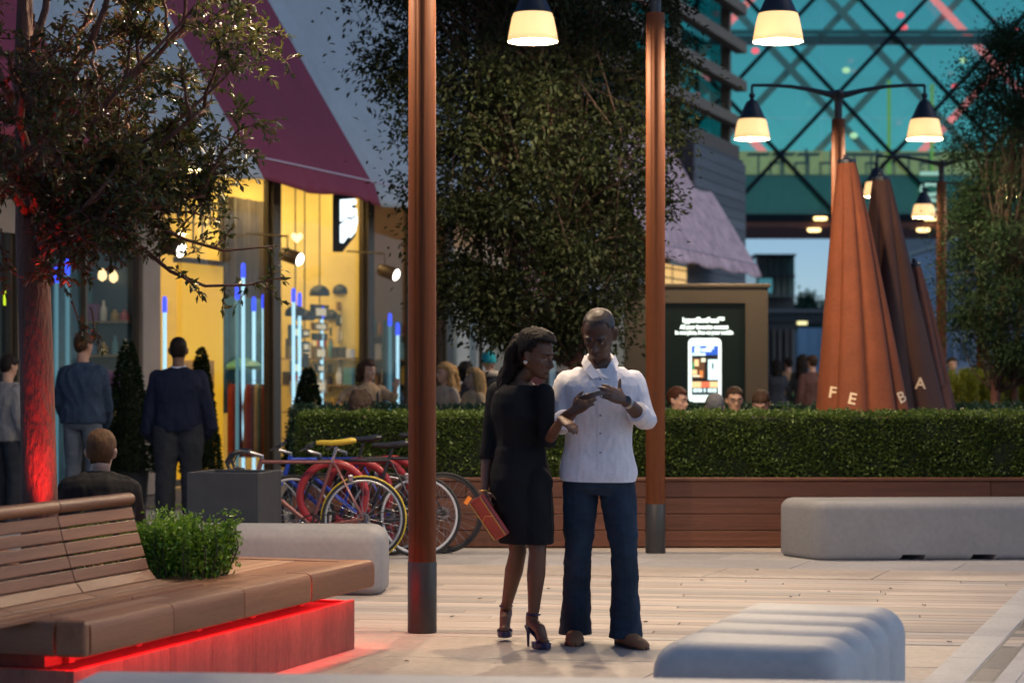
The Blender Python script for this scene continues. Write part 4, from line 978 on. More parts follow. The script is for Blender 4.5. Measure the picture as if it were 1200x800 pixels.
# ================================================================== trees
def limb(mb, pts, r0, r1, n=8):
    k = len(pts); mb.tube(pts, [r0 + (r1 - r0) * i / (k - 1) for i in range(k)], n)
def curve(a, b, bend, n=6, rng=random):
    a, b = Vector(a), Vector(b); L = (b - a).length; o = Vector((rng.uniform(-1, 1), rng.uniform(-1, 1), rng.uniform(-.4, 1))) * bend * L
    w = [Vector((rng.uniform(-1, 1), rng.uniform(-1, 1), rng.uniform(-1, 1))) * L * .025 for _ in range(n + 1)]
    return [a.lerp(b, i / n) + o * math.sin(math.pi * i / n) + (w[i] if 0 < i < n else Vector()) for i in range(n + 1)]
m_bark_r = mat('tree_bark', (.13, .048, .03), .8, .4, 6., .8, 22., stretch=(2.5, 2.5, .6), fine=.2)
m_twig = mat('twig', (.05, .03, .02), .8, .2)
m_leaf1 = leafmat('tree_leaf', (.026, .044, .012), (.10, .09, .024), .3, .3, 3.)
m_leaf1r = leafmat('tree_leaf_red_lit', (.10, .035, .018), (.06, .05, .02), .35, .35, 3.)  # red glow on the foliage put into the leaf colour
# --- left tree in the bench's planting bed
rt = random.Random(21)
td = 11.5; base = at(47, HOR, td); base.z = .44
lt = empty('tree', base, 0, 'tree with a red-lit trunk and sparse leafy branches behind the wooden bench', 'tree')
def tl(px, py, d): return at(px, py, d) - base
trk = MB(); tp = [Vector((0, 0, -.1)), Vector((0, 0, 0)), Vector((.0, 0, .12)), tl(45, 520, td), tl(43, 430, td), tl(40, 340, td), tl(36, 270, td + .05), tl(34, 190, td + .1), tl(28, 90, td + .1), tl(30, -60, td + .2)]
trk.tube(tp, [.12, .115, .098, .090, .087, .084, .08, .066, .055, .03], 24); 
ends = []; LB = MB(); tw_pts = []
def grow(p0, p1, r, lvl, dens):
    pts = curve(p0, p1, .12, 7, rt); limb(LB if lvl < 3 else LB, pts, r, r * .35, 7 if lvl < 2 else 5)
    L = (Vector(p1) - Vector(p0)).length
    if lvl >= 3 or L < .12: tw_pts.append(pts); return
    tw_pts.append(pts[3:])
    nsub = {0: 7, 1: 5, 2: 4}[lvl]
    for k in range(int(nsub * dens) + 1):
        t = rt.uniform(.3, 1.0); i = min(int(t * 7), 6); q = pts[i].lerp(pts[i + 1], t * 7 - i)
        d_ = (pts[i + 1] - pts[i]).normalized(); s_ = Vector((rt.gauss(0, 1), rt.gauss(0, .8), rt.gauss(.05, .8))); s_ = (s_ - d_ * s_.dot(d_) * .6).normalized()
        ln = L * rt.uniform(.32, .55) * (1 if lvl else .8)
        grow(q, q + (d_ * .55 + s_ * .85).normalized() * ln, r * .42, lvl + 1, dens)
mains = [((42, 300), (170, 150), .5), ((40, 270), (245, 120), -.3), ((38, 300), (200, 240), -.5), ((36, 240), (230, 20), .2), ((36, 220), (110, 20), .6), ((34, 230), (-90, 90), .1), ((36, 260), (-70, 190), -.4), ((34, 160), (60, -120), .0), ((34, 180), (150, -90), -.5), ((30, 150), (-60, -70), .4), ((40, 280), (110, 230), -.7), ((38, 250), (20, 170), -.8), ((34, 200), (10, 60), -.7), ((36, 240), (90, 120), .7), ((40, 290), (150, 205), -.4), ((42, 285), (205, 205), -.15), ((44, 300), (125, 268), -.5), ((38, 250), (160, 180), .4), ((40, 280), (240, 230), -.3)]
for (a, b, dd) in mains: grow(tl(a[0], a[1], td + .03), tl(b[0], b[1], td + dd), .026, 0, 1.)
# the two long low branches that reach out to the right
for pl_, dens in (([(46, 255), (110, 236), (170, 258), (215, 280), (262, 294), (325, 288)], 0), ([(46, 290), (110, 255), (160, 285), (200, 318), (240, 335), (290, 334), (334, 324)], 0), ([(44, 280), (120, 190), (200, 150), (265, 90), (300, 40)], 0), ([(60, 210), (150, 90), (210, 30), (250, -20)], 0)):
    pts = [tl(x, y_, td - .25 + .02 * i) for i, (x, y_) in enumerate(pl_)]
    fine_ = []
    for i in range(len(pts) - 1):
        for k in range(4): fine_.append(pts[i].lerp(pts[i + 1], k / 4))
    fine_.append(pts[-1]); limb(LB, fine_, .016, .004, 6)
    for k in range(16):
        i = rt.randrange(5, len(fine_) - 1); q = fine_[i]; s_ = Vector((rt.gauss(.3, .6), rt.gauss(0, .6), rt.gauss(.1, .7))).normalized()
        e_ = q + s_ * rt.uniform(.06, .2); p_ = curve(q, e_, .1, 4, rt); limb(LB, p_, .004, .0015, 4); tw_pts.append(p_)
hang = [(98, 405), (120, 412), (105, 335), (90, 300), (130, 290), (15, 320), (5, 345)]
for (x, y_) in hang:
    q = tl(x - 14, y_ - 52, td - .3); p_ = curve(q, tl(x, y_, td - .35), .1, 6, rt); limb(LB, p_, .006, .002, 5); tw_pts += [p_[3:], p_[2:]]
trk.build('trunk', m_bark_r, lt, smooth='all'); LB.build('branches', m_bark_r, lt, smooth='all')
P, D = [], []
for pts in tw_pts:
    for i in range(len(pts) - 1):
        d_ = (pts[i + 1] - pts[i]); L = d_.length; d_.normalize()
        for k in range(max(1, int(L / .005))):
            q = pts[i].lerp(pts[i + 1], rt.random()); s_ = Vector((rt.gauss(0, 1), rt.gauss(0, 1), rt.gauss(0, 1))).normalized()
            P.append(np.array(q) + np.array(s_) * .004); D.append(np.array(d_ * .8 + s_ * .7 + Vector((0, 0, .02))))
P = np.array(P); D = np.array(D)
rs7 = np.random.RandomState(9); keep = rs7.rand(len(P)) < min(1., 27000 / len(P)); P, D = P[keep], D[keep]
# denser mass to the left of the picture
lx = P[:, 0]; order = np.argsort(-(P[:, 0] - 1.2 * P[:, 1]) + rs7.normal(size=len(P)) * .25)
one = order[:300]; rest = order[300:]
red_lit = rest[(P[rest, 0] < .45 + rs7.normal(size=len(rest)) * .25) & (rs7.rand(len(rest)) < .6)]; grn = np.setdiff1d(rest, red_lit)
for idx, m_, nm in ((grn, m_leaf1, 'leaves'), (red_lit, m_leaf1r, 'red_lit_leaves')):
    V, F = leaves(P[idx], .046, .020, dirs=D[idx], jit=.35, rng=rs7); o = link(nm, fast_mesh(nm, V, F, m_), None, lt); o['kind'] = 'stuff'
lm = []
for k in range(4):
    l_, w_ = .048 + .006 * k, .020
    me = MB().add([(0, 0, 0), (l_ * .3, w_ * .42, .004), (l_ * .65, w_ * .42, .002), (l_, 0, -.007), (l_ * .65, -w_ * .42, .002), (l_ * .3, -w_ * .42, .004), (l_ * .3, 0, -.001), (l_ * .65, 0, -.003)], [(0, 6, 1), (1, 6, 7, 2), (2, 7, 3), (0, 5, 6), (5, 4, 7, 6), (4, 3, 7)]).mesh('leaf', m_leaf1, smooth='all'); lm.append(me)
for i in one:
    d_ = Vector(D[i] + rs7.normal(size=3) * .3).normalized(); q = d_.to_track_quat('X', 'Z')
    o = link('leaf', lm[i % 4], None, lt, Vector(P[i])); o.rotation_euler = (q.to_matrix() @ Matrix.Rotation(rs7.normal() * .7, 3, 'X')).to_euler()
# red uplight at its foot
ul = empty('red_uplight', base + Vector((.11, -.22, 0)), 0, 'small red uplight in the planting bed at the foot of the tree trunk', 'uplight')
MB().lathe([(.04, 0), (.04, .05), (.045, .055), (.036, .06), (.036, .05), (.0, .05)], 16).build('can', m_iron, ul); MB().lathe([(.0, .051), (.035, .051), (.03, .056), (0, .057)], 16).build('lens', emis('red_lens', (1, .02, .02), 8.), ul)
ld = bpy.data.lights.new('red_light', 'SPOT'); ld.energy = 150; ld.color = (1, .03, .03); ld.spot_size = R(46); ld.spot_blend = .8; ld.shadow_soft_size = .03
lo = bpy.data.objects.new('red_light', ld); COL.objects.link(lo); lo.parent = ul; lo.location = (0, 0, .09)
lo.rotation_euler = Vector((.10, -.10, -1)).to_track_quat('-Z', 'Y').to_euler(); lo.rotation_euler = Vector((-.07, .14, 1)).to_track_quat('-Z', 'Y').to_euler()

# --- generic clumped crown
def clump_tree(name_label, loc, trunks, shell, nclump, per, L, Wd, m, seed, spread=.2, gaps=0., m2=None, h0=1.6):
    rr = np.random.RandomState(seed); r2 = random.Random(seed)
    e = empty('tree', loc, 0, name_label, 'tree')
    C_ = []
    while len(C_) < nclump:
        p = shell(rr)
        if p is not None: C_.append(p)
    tm = MB(); bmb = MB()
    for tp_, r0, r1 in trunks: limb(tm, tp_, r0, r1, 12)
    tops = [tp_ for tp_, _, _ in trunks]
    for c_ in C_:
        tp_ = tops[r2.randrange(len(tops))]; cand = [q for q in tp_ if q[2] < c_[2] + .1] or tp_[:1]
        q = Vector(cand[-1]) if r2.random() < .6 else Vector(r2.choice(tp_[len(tp_) // 2:]))
        limb(bmb, curve(q, Vector(c_), .1, 5, r2), .016, .004, 5)
    P = []; D = []
    for c_ in C_:
        k = int(per * rr.uniform(.5, 1.4)); nn = rr.normal(size=(k, 3)) * spread * np.array([1, 1, .8]) * rr.uniform(.45, 1.35)
        P.append(np.array(c_) + nn); D.append(nn / (np.linalg.norm(nn, axis=1, keepdims=True) + .05) + np.array([0, 0, -.25]))
    V, F = leaves(np.concatenate(P), L, Wd, dirs=np.concatenate(D), jit=.7, rng=rr)
    tm.build('trunk', m_bark_r, e, smooth='all'); bmb.build('branches', m_twig, e, smooth='all')
    tag(link('leaves', fast_mesh('leaves', V, F, m), None, e), kind='stuff'); return e
m_leaf2 = leafmat('oak_leaf', (.009, .018, .007), (.030, .036, .012), .6, .3, 2.2, .2)
m_leaf3 = leafmat('olive_leaf', (.012, .032, .014), (.036, .066, .022), .6, .3, 1.5, .2)
MC = Vector((.10, 20.7, 0))
def mid_shell(rr):
    z = rr.uniform(1.75, 6.6); t = (z - 1.75) / 4.85
    # half-width in photo pixels read off the outline, 126 px per metre
    w = np.interp(z, [1.7, 1.95, 2.3, 2.9, 3.4, 4.1, 4.9, 5.8, 6.7], [.35, .80, 1.05, 1.22, 1.38, 1.55, 1.58, 1.3, .5]); cx = np.interp(z, [1.7, 2.5, 3.5, 4.9], [.16, .14, .16, -.02])
    a = rr.uniform(0, 2 * math.pi); r_ = w * math.sqrt(rr.uniform(.12, 1.)) * .96
    return (cx + r_ * math.cos(a), r_ * math.sin(a) * .92, z)
clump_tree('large dark bushy tree between the two lamp posts behind the couple', MC, [([Vector((.55, 0, -.02)), Vector((.56, 0, .8)), Vector((.5, 0, 1.7)), Vector((.4, .1, 2.7)), Vector((.2, 0, 4.2)), Vector((.1, 0, 6.0))], .11, .03), ([Vector((.52, .02, 1.5)), Vector((.2, -.1, 2.4)), Vector((-.2, .1, 3.6)), Vector((-.4, 0, 5.2))], .06, .02)],
           mid_shell, 520, 170, .064, .031, m_leaf2, 31, .15)
RC = Vector((6.25, 27.5, 0))
def right_shell(rr):
    z = rr.uniform(1.55, 5.9); w = np.interp(z, [1.5, 2.0, 3., 4., 5., 5.95], [.55, .95, 1.08, 1.12, .85, .25]); a = rr.uniform(0, 2 * math.pi); r_ = w * math.sqrt(rr.uniform(.1, 1.)) * .93
    return (r_ * math.cos(a) + .1, r_ * math.sin(a), z)
clump_tree('dense small-leaved tree behind the hedge beside the parasols', RC, [([Vector((-.24, 0, 0)), Vector((-.26, 0, 1.2)), Vector((-.15, 0, 2.6)), Vector((0, 0, 4.6))], .075, .02), ([Vector((.02, .1, 0)), Vector((.0, .1, 1.3)), Vector((.1, .1, 2.6)), Vector((.2, 0, 4.4))], .05, .02)],
           right_shell, 330, 240, .05, .022, m_leaf3, 41, .15)
# yellow-green shrubs, lamplight put into their leaf colour, and low wall behind the right tree
m_yel = leafmat('lamplit_leaf', (.26, .30, .02), (.38, .38, .04), .4, .4, 3.)
for k, (px, d, w, lb) in enumerate(((1132, 30.5, .9, 'yellow-green shrub behind the closed parasols'), (1172, 31., 1.0, 'yellow-green shrub behind the two thin tree trunks'), (1218, 31., .9, 'yellow-green shrub at the right beyond the small-leaved tree'))):
    shrub(px, d, w, .6, .93, 1.46, lb, 4200, .05, m_yel, 0)
wlw = empty('brick_planter', (7.0, 30.6, 0), 0, 'low orange-brown planter wall under the yellow-green shrubs', 'planter')
for r_ in range(9):
    for c_ in range(12): MB().bb((-1.6 + c_ * .29 + (r_ % 2) * .14, -.45, .004 + r_ * .104), (-1.6 + c_ * .29 + .28 + (r_ % 2) * .14, .45, .004 + r_ * .104 + .096)).build('block', mat('orange_block', (.30, .13, .06), .8, .2, rnd=.15), wlw)
# cone topiaries by the shop doors
m_top = leafmat('topiary_leaf', (.008, .022, .008), (.02, .038, .012), .55, .2, 5., .2)
for k, (px, d, y0, y1, w, lb) in enumerate(((361, 25.5, 432, 560, .55, 'dark cone topiary in front of the bright yellow shop window'), (150, 24.2, 400, 560, .6, 'dark cone topiary beside the man in the denim jacket'), (236, 24.4, 408, 560, .42, 'dark cone topiary hidden mostly behind the man in the navy jumper'))):
    p = at(px, HOR, d); e = empty('cone_topiary', (p.x, d, 0), 0, lb, 'topiary', 'cone topiaries by the shop fronts'); h = CZ + (HOR - y0) / FPX * d
    MB().lathe([(.17, 0), (.2, .02), (.23, .38), (.24, .4), (.2, .4), (.19, .36), (0, .36)], 20).build('pot', m_dk, e, smooth=True)
    rr = np.random.RandomState(k); n = 5200; t = rr.rand(n) ** .75; z = h - (h - .38) * t; r_ = w / 2 * (.08 + .92 * t ** .8) * (1 + rr.normal(size=n) * .07); a = rr.rand(n) * 2 * np.pi
    Pn = np.stack([r_ * np.cos(a), r_ * np.sin(a), z], 1); V, F = leaves(Pn, .045, .03, dirs=np.stack([np.cos(a), np.sin(a), .3 + 0 * a], 1), jit=.6, rng=rr)
    tag(link('foliage', fast_mesh('foliage', V, F, m_top), None, e), kind='stuff')
    MB().lathe([(w * .38, .42), (w * .2, h * .6), (.02, h - .12)], 12).build('core', m_core, e)

# fallen leaves on the boards
rf = random.Random(77); fl = MB().add([(0, 0, .002), (.012, .009, .007), (.03, .010, .004), (.046, 0, .009), (.03, -.010, .006), (.012, -.009, .010), (.02, 0, .003)], [(0, 6, 1), (1, 6, 2), (2, 6, 3), (3, 6, 4), (4, 6, 5), (5, 6, 0)]).mesh('fallen_leaf', mat('dry_leaf', (.05, .028, .015), .8, .3), smooth='all')
for px, py in ((970, 693), (1085, 710), (1050, 735), (925, 699), (527, 723), (850, 752), (760, 729), (1046, 690), (560, 702), (480, 775), (890, 668), (1110, 752), (640, 690), (820, 680)):
    d = CZ * FPX / (py - HOR); p = at(px, py, d)
    tag(link('fallen_leaf', fl, None, None, (p.x, p.y, .002), (0, 0, rf.uniform(0, 6))), 'small dry fallen leaf lying on the paving', 'leaf', 'fallen leaves on the paving')
# ================================================================== bicycles and ring rack
m_tyre = mat('tyre_rubber', (.015, .015, .016), .7, .2); m_tyre_y = mat('tyre_yellow', (.55, .40, .02), .6, .2)
m_rim = mat('rim_alloy', (.55, .58, .62), .3, .1, metal=.8); m_rim_k = mat('rim_black', (.03, .03, .033), .4, .1)
m_rim_w = mat('rim_white', (.62, .64, .68), .4, .1); m_blk = mat('bike_black', (.014, .016, .022), .35, .1); m_chrome = mat('chrome', (.32, .32, .34), .3, .1, metal=.9)
def bicycle(loc, rz, label, fr, fr2, saddle, rim, tyre, drop=True, sad_h=.93, reflect=False, wr=.333):
    e = empty('bicycle', loc, rz, label, 'bicycle', 'bicycles parked at the red ring rack')
    m_f, m_f2 = fr, fr2; Z = wr; hubs = {'rear': 0., 'front': -1.0}
    for nm, x in hubs.items():
        w = empty('wheel', (x, 0, Z)); w.parent = e
        MB().torus((0, 0, 0), wr - .016, .0145, 56, 8, (0, 1, 0)).build('tyre', m_tyre, w, smooth='all')
        if tyre is m_tyre_y: MB().torus((0, 0, 0), wr - .005, .0085, 56, 8, (0, 1, 0), ell=1.2).build('tread', tyre, w, smooth='all')
        MB().torus((0, 0, 0), wr - .036, .011, 56, 8, (0, 1, 0), ell=.8).build('rim', rim, w, smooth='all')
        sp_ = MB()
        for k in range(28):
            a = 2 * math.pi * k / 28; b_ = a + (.5 if k % 2 else -.5); s_ = .02 if k % 4 < 2 else -.02
            sp_.tube([(.022 * math.cos(b_), s_, .022 * math.sin(b_)), ((wr - .04) * math.cos(a), 0, (wr - .04) * math.sin(a))], .0016, 4, cap=False)
        sp_.build('spokes', m_chrome, w)
        MB().tube([(0, -.05, 0), (0, -.03, 0), (0, -.028, 0), (0, .028, 0), (0, .03, 0), (0, .05, 0)], [.008, .008, .022, .022, .008, .008], 12).build('hub', m_rim_k, w)
        if reflect: MB().box((.2, -.012, .1), (.035, .008, .07), Matrix.Rotation(R(35), 3, 'Y')).build('reflector', emis('orange_reflector', (1, .25, .02), .35), w)
    bb = Vector((-.405, 0, .275)); sc = Vector((-.245, 0, .775)); hd = Vector((-.80, 0, .775)); hd2 = Vector((-.835, 0, .64)); rh = Vector((0, 0, Z)); fh = Vector((-1., 0, Z))
    f = MB(); f.tube([sc, hd], .015, 10); f.tube([bb, sc], .0145, 10); 
    f.tube([hd + Vector((.012, 0, .03)), hd2], .018, 10)
    for s in (-1, 1):
        f.tube([rh + Vector((0, s * .055, 0)), bb + Vector((.06, s * .03, 0)), bb], .009, 8); f.tube([rh + Vector((0, s * .055, 0)), sc + Vector((.03, s * .03, -.03)), sc], .008, 8)
    f.build('frame', m_f, e, smooth=40)
    MB().tube([bb, hd2], .0175, 10).build('down_tube', m_f2, e, smooth=40)
    fk = MB()
    for s in (-1, 1): fk.tube([hd2, hd2 + Vector((-.02, s * .045, -.04)), hd2 + Vector((-.08, s * .05, -.18)), fh + Vector((0, s * .05, 0))], [.015, .013, .012, .008], 8)
    fk.build('fork', m_f, e, smooth=40)
    sp_ = sc + (sc - bb).normalized() * (sad_h - sc.z - .03)
    MB().tube([sc - (sc - bb).normalized() * .03, sp_], .0125, 10).build('seat_post', m_chrome if drop else m_blk, e)
    rg = []
    for x, w, h, dz in ((-.16, .016, .03, .0), (-.13, .024, .04, .004), (-.04, .034, .045, .0), (.04, .062, .05, .006), (.10, .074, .05, .016), (.135, .06, .04, .02), (.15, .03, .03, .018)):
        rg.append([Vector((sp_.x + x, w * math.cos(a), sp_.z + .028 + dz + h * .5 * math.sin(a))) for a in np.linspace(0, 2 * math.pi, 15)[:-1]])
    MB().loft(rg).build('saddle', saddle, e, smooth=60)
    st = hd + Vector((.018, 0, .045)); sf = st + Vector((-.11, 0, .035))
    MB().tube([hd + Vector((.01, 0, .02)), st, sf], .014, 8).build('stem', m_chrome, e, smooth=40)
    hb = MB()
    if drop:
        for s in (-1, 1): hb.tube([sf, sf + Vector((0, s * .18, 0)), sf + Vector((-.05, s * .20, .012)), sf + Vector((-.12, s * .205, -.01)), sf + Vector((-.155, s * .205, -.07)), sf + Vector((-.13, s * .205, -.13)), sf + Vector((-.05, s * .205, -.15))], .0145, 8)
    else:
        for s in (-1, 1): hb.tube([sf, sf + Vector((.0, s * .1, .03)), sf + Vector((.05, s * .3, .045))], .014, 8)
    hb.build('handlebar', m_blk, e, smooth=40)
    for s in (-1, 1):
        MB().tube([sf + Vector((-.03, s * .2, .0)), sf + Vector((-.10, s * .2, -.02)), sf + Vector((-.14, s * .2, -.1))] if drop else [sf + Vector((.03, s * .2, .03)), sf + Vector((-.05, s * .24, .0))], .006, 6).build('brake_lever', m_rim_k, e)
    cr = MB().torus(bb + Vector((0, -.05, 0)), .088, .006, 32, 6, (0, 1, 0), ell=.5)
    for k in range(5): a = k * 2 * math.pi / 5; cr.tube([bb + Vector((0, -.05, 0)), bb + Vector((.085 * math.cos(a), -.05, .085 * math.sin(a)))], .007, 6)
    cr.build('chainring', m_blk, e)
    MB().torus((0, -.04, Z), .04, .008, 24, 6, (0, 1, 0)).build('sprocket', m_chrome, e)
    ch = MB(); ch.tube([bb + Vector((0, -.05, .088)), rh + Vector((0, -.042, .04))], .004, 5); ch.tube([bb + Vector((0, -.05, -.088)), rh + Vector((0, -.042, -.04))], .004, 5); ch.build('chain', m_blk, e)
    for s, a in ((-1, R(215)), (1, R(35))):
        p_ = bb + Vector((.17 * math.cos(a), s * .07, .17 * math.sin(a))); c_ = MB().tube([bb + Vector((0, s * .06, 0)), p_], .01, 8).build('crank', m_rim_k, e)
        MB().box(p_ + Vector((0, s * .06, 0)), (.09, .09, .022)).build('pedal', m_blk, e, bevel=.004)
    for nm, q_ in (('brake', Vector((.05, 0, .30))), ('brake', Vector((-.87, 0, .66)))): MB().box(q_ + Vector((0, 0, .0)) if nm == 'x' else (Vector((-.10, -.02, .65)) if q_.x > 0 else Vector((-.865, -.05, .665))), (.04, .05, .05)).build('brake', m_chrome, e, bevel=.008)
    return e
m_rose = mat('frame_rose', (.19, .075, .07), .3, .1, metal=.3); m_blue = mat('frame_blue', (.02, .06, .42), .3, .1)
bicycle((-1.158, 17.3, 0), R(2), 'dusty rose road bicycle with a yellow saddle and yellow tyres', m_rose, m_rose, mat('saddle_yellow', (.50, .36, .03), .5, .1), m_rim, m_tyre_y, True, .93)
bicycle((-.735, 17.62, 0), R(3), 'black bicycle with a blue down tube and white rims beside the yellow-saddled one', m_blk, m_blue, m_blk, m_rim_w, m_tyre, False, .90)
bicycle((-.56, 18.02, 0), R(4), 'black bicycle with dark rims and orange wheel reflectors against the planter', m_blk, m_blk, m_blk, m_rim_k, m_tyre, False, .97, True)
bicycle((-.99, 17.86, 0), R(3.5), 'blue bicycle with black saddle squeezed between the red ring stands', m_blue, m_blue, m_blk, m_rim, m_tyre, False, .94)
m_red = mat('red_enamel', (.30, .022, .03), .32, .12, 4.)
for k, (px, d, lb) in enumerate(((390, 17.46, 'red tubular ring stand behind the yellow-saddled bicycle'), (419, 17.80, 'second red tubular ring stand from the box planter'), (441, 18.10, 'third red tubular ring stand from the box planter'), (458, 18.34, 'red tubular ring stand closest to the hedge'))):
    p = at(px, HOR, d); e = empty('cycle_stand', (p.x, d, 0), R(4), lb, 'cycle stand', 'red ring cycle stands')
    MB().torus((0, 0, .50), .258, .031, 56, 12, (0, 1, 0)).build('ring', m_red, e, smooth='all')
    MB().lathe([(.1, 0), (.1, .008), (.028, .012), (.028, .23)], 16).build('foot', m_red, e, smooth=True)
# ================================================================== people
def remesh(mb, voxel, sm=4, name='body'):
    me = mb.mesh('t'); o = link('t', me)
    md = o.modifiers.new('r', 'REMESH'); md.mode = 'VOXEL'; md.voxel_size = voxel
    if sm: m2 = o.modifiers.new('s', 'SMOOTH'); m2.factor = .5; m2.iterations = sm
    bpy.context.view_layer.update()
    r_ = bpy.data.meshes.new_from_object(o.evaluated_get(bpy.context.evaluated_depsgraph_get()))
    bpy.data.objects.remove(o); bpy.data.meshes.remove(me); r_.name = name
    r_.polygons.foreach_set('use_smooth', [True] * len(r_.polygons)); return r_
def cut_below(me, p, n):
    "trim everything on the far side of a plane: crisp open hems"
    bm = bmesh.new(); bm.from_mesh(me); bmesh.ops.bisect_plane(bm, geom=bm.verts[:] + bm.edges[:] + bm.faces[:], plane_co=p, plane_no=n, clear_outer=True); bm.to_mesh(me); bm.free(); me.update()
def wrinkle(me, amp, sc, stretch=(1, 1, 1), ridged=True, seed=0.):
    n_ = len(me.vertices); co = np.empty(n_ * 3, np.float32); me.vertices.foreach_get('co', co); nr = np.empty(n_ * 3, np.float32); me.vertex_normals.foreach_get('vector', nr)
    co = co.reshape(-1, 3); nr = nr.reshape(-1, 3); h = np.empty(n_, np.float32); nz = noise.noise
    for i in range(n_):
        q = Vector((co[i, 0] * stretch[0] * sc + seed, co[i, 1] * stretch[1] * sc + seed * 1.7, co[i, 2] * stretch[2] * sc))
        n = nz(q); n2 = nz(q * 2.1 + Vector((5, 3, 1)))
        h[i] = (.5 - abs(n) * 1.6 + .35 * n2) if ridged else n + .4 * n2
    me.vertices.foreach_set('co', (co + nr * (h * amp)[:, None]).ravel()); me.update()
def ell(c, a, b, ax, ay, n=22, p=2.3):
    out = []
    for k in range(n):
        t = 2 * math.pi * k / n; ct, st = math.cos(t), math.sin(t)
        out.append(c + ax * (a * math.copysign(abs(ct) ** (2 / p), ct)) + ay * (b * math.copysign(abs(st) ** (2 / p), st)))
    return out
HEAD = [(0, .020, -.080, -.03), (.012, .034, -.088, -.015), (.03, .047, -.091, .015), (.05, .056, -.090, .05), (.075, .064, -.088, .074), (.1, .069, -.086, .088), (.125, .072, -.085, .097), (.15, .0735, -.086, .101), (.175, .071, -.082, .098), (.198, .063, -.070, .086), (.216, .049, -.050, .066), (.229, .030, -.026, .040), (.235, .010, -.004, .016)]
def skull(mb, M, ex=0., n=26):
    rg = []
    for z, w, f, b in HEAD:
        zz = z + ex * (1 if z > .12 else (-1 if z < .02 else 0)) * .9
        c = Vector((0, (f + b) / 2, zz - .06)); r_ = ell(c, w + ex, (b - f) / 2 + ex, Vector((1, 0, 0)), Vector((0, 1, 0)), n, 2.15)
        rg.append([M @ p for p in r_])
    mb.loft(rg)
def face(mb, M):
    X = lambda x, y, z: M @ Vector((x, y, z - .06))
    mb.tube([X(0, -.083, .128), X(0, -.098, .103), X(0, -.113, .081), X(0, -.100, .072)], [.009, .010, .0145, .010], 10)
    for s in (-1, 1):
        mb.sphere(X(s * .013, -.095, .077), .009, 8, 6)
        mb.tube([X(s * .008, -.089, .136), X(s * .03, -.088, .141), X(s * .055, -.068, .134)], [.008, .010, .007], 8)
        mb.tube([X(s * .03, -.070, .085), X(s * .046, -.055, .092), X(s * .054, -.03, .10)], [.017, .018, .014], 8)
        e = MB().tube([(s * .070, .006, .078), (s * .078, .010, .085), (s * .083, .020, .115), (s * .080, .022, .132), (s * .072, .008, .136)], [.008, .010, .013, .012, .007], 8)
        e.v = [tuple(X(*v)) for v in e.v]; mb.add(e.v, e.f)
    mb.tube([X(-.024, -.086, .048), X(-.01, -.095, .052), X(0, -.096, .051), X(.01, -.095, .052), X(.024, -.086, .048)], [.004, .006, .0065, .006, .004], 8)
    mb.tube([X(-.02, -.086, .042), X(0, -.095, .0395), X(.02, -.086, .042)], [.004, .0075, .004], 8)
    mb.sphere(X(0, -.083, .012), (.018, .014, .014), 10, 6)
def hand(mb, wrist, d, back, curl=.5, spread=.25, k=1., thumb=1., side=1, thumb_out=.8):
    "palm and five fingers. d: wrist->knuckles, back: out of the back of the hand, side +1 puts the thumb on d x back"
    d = Vector(d).normalized(); back = Vector(back); back = (back - d * back.dot(d)).normalized(); s = d.cross(back) * side; W_ = Vector(wrist)
    rg = [ell(W_ + d * (t * k), a * k, b * k, s, back, 14, 2.4) for t, a, b in ((-.02, .026, .019), (.01, .028, .018), (.04, .038, .0165), (.07, .042, .015), (.09, .041, .0125))]
    mb.loft(rg)
    for off, L, bx_ in ((.030, .074, .086), (.0105, .083, .092), (-.0095, .077, .090), (-.028, .060, .082)):
        p = W_ + d * (bx_ - .012) * k + s * off * k; dirv = (d + s * off * 5 * spread).normalized(); pts = [p - dirv * .01 * k]; a = 0
        for seg, fr in ((.45, .55), (.32, 1.), (.23, .8)):
            pts.append(p); a += curl * fr; dv = dirv * math.cos(a) - back * math.sin(a); p = p + dv * L * seg * k
        pts.append(p); mb.tube(pts, [.0095 * k, .0095 * k, .0088 * k, .0080 * k, .0062 * k], 8)
    p = W_ + d * .022 * k + s * .026 * k - back * .004; dv = (d * .65 + s * thumb_out - back * .25).normalized(); pts = [p, p + dv * .034 * k]; dv2 = (d * .9 + s * thumb_out * .35 - back * (.2 + curl * .3)).normalized() if thumb > 0 else (d * .25 + s * 1.0 + back * .1).normalized()
    pts += [pts[-1] + dv2 * .03 * k, pts[-1] + dv2 * .055 * k]; mb.tube(pts, [.014 * k, .0115 * k, .010 * k, .007 * k], 8)
TORSO_M = [(-.17, .10, .085), (-.10, .155, .108), (.0, .172, .115), (.12, .168, .112), (.25, .157, .106), (.38, .155, .107), (.52, .168, .117), (.66, .183, .121), (.78, .188, .113), (.87, .170, .092), (.935, .118, .074), (.985, .070, .063), (1.06, .058, .058), (1.2, .056, .058)]
TORSO_F = [(-.17, .10, .09), (-.10, .160, .115), (.0, .176, .118), (.12, .160, .105), (.27, .130, .092), (.38, .128, .092), (.52, .142, .108), (.64, .155, .125), (.76, .160, .108), (.86, .150, .085), (.93, .105, .068), (.985, .058, .054), (1.06, .048, .050), (1.2, .046, .050)]
def rz_(yaw): return Matrix.Rotation(yaw, 3, 'Z')
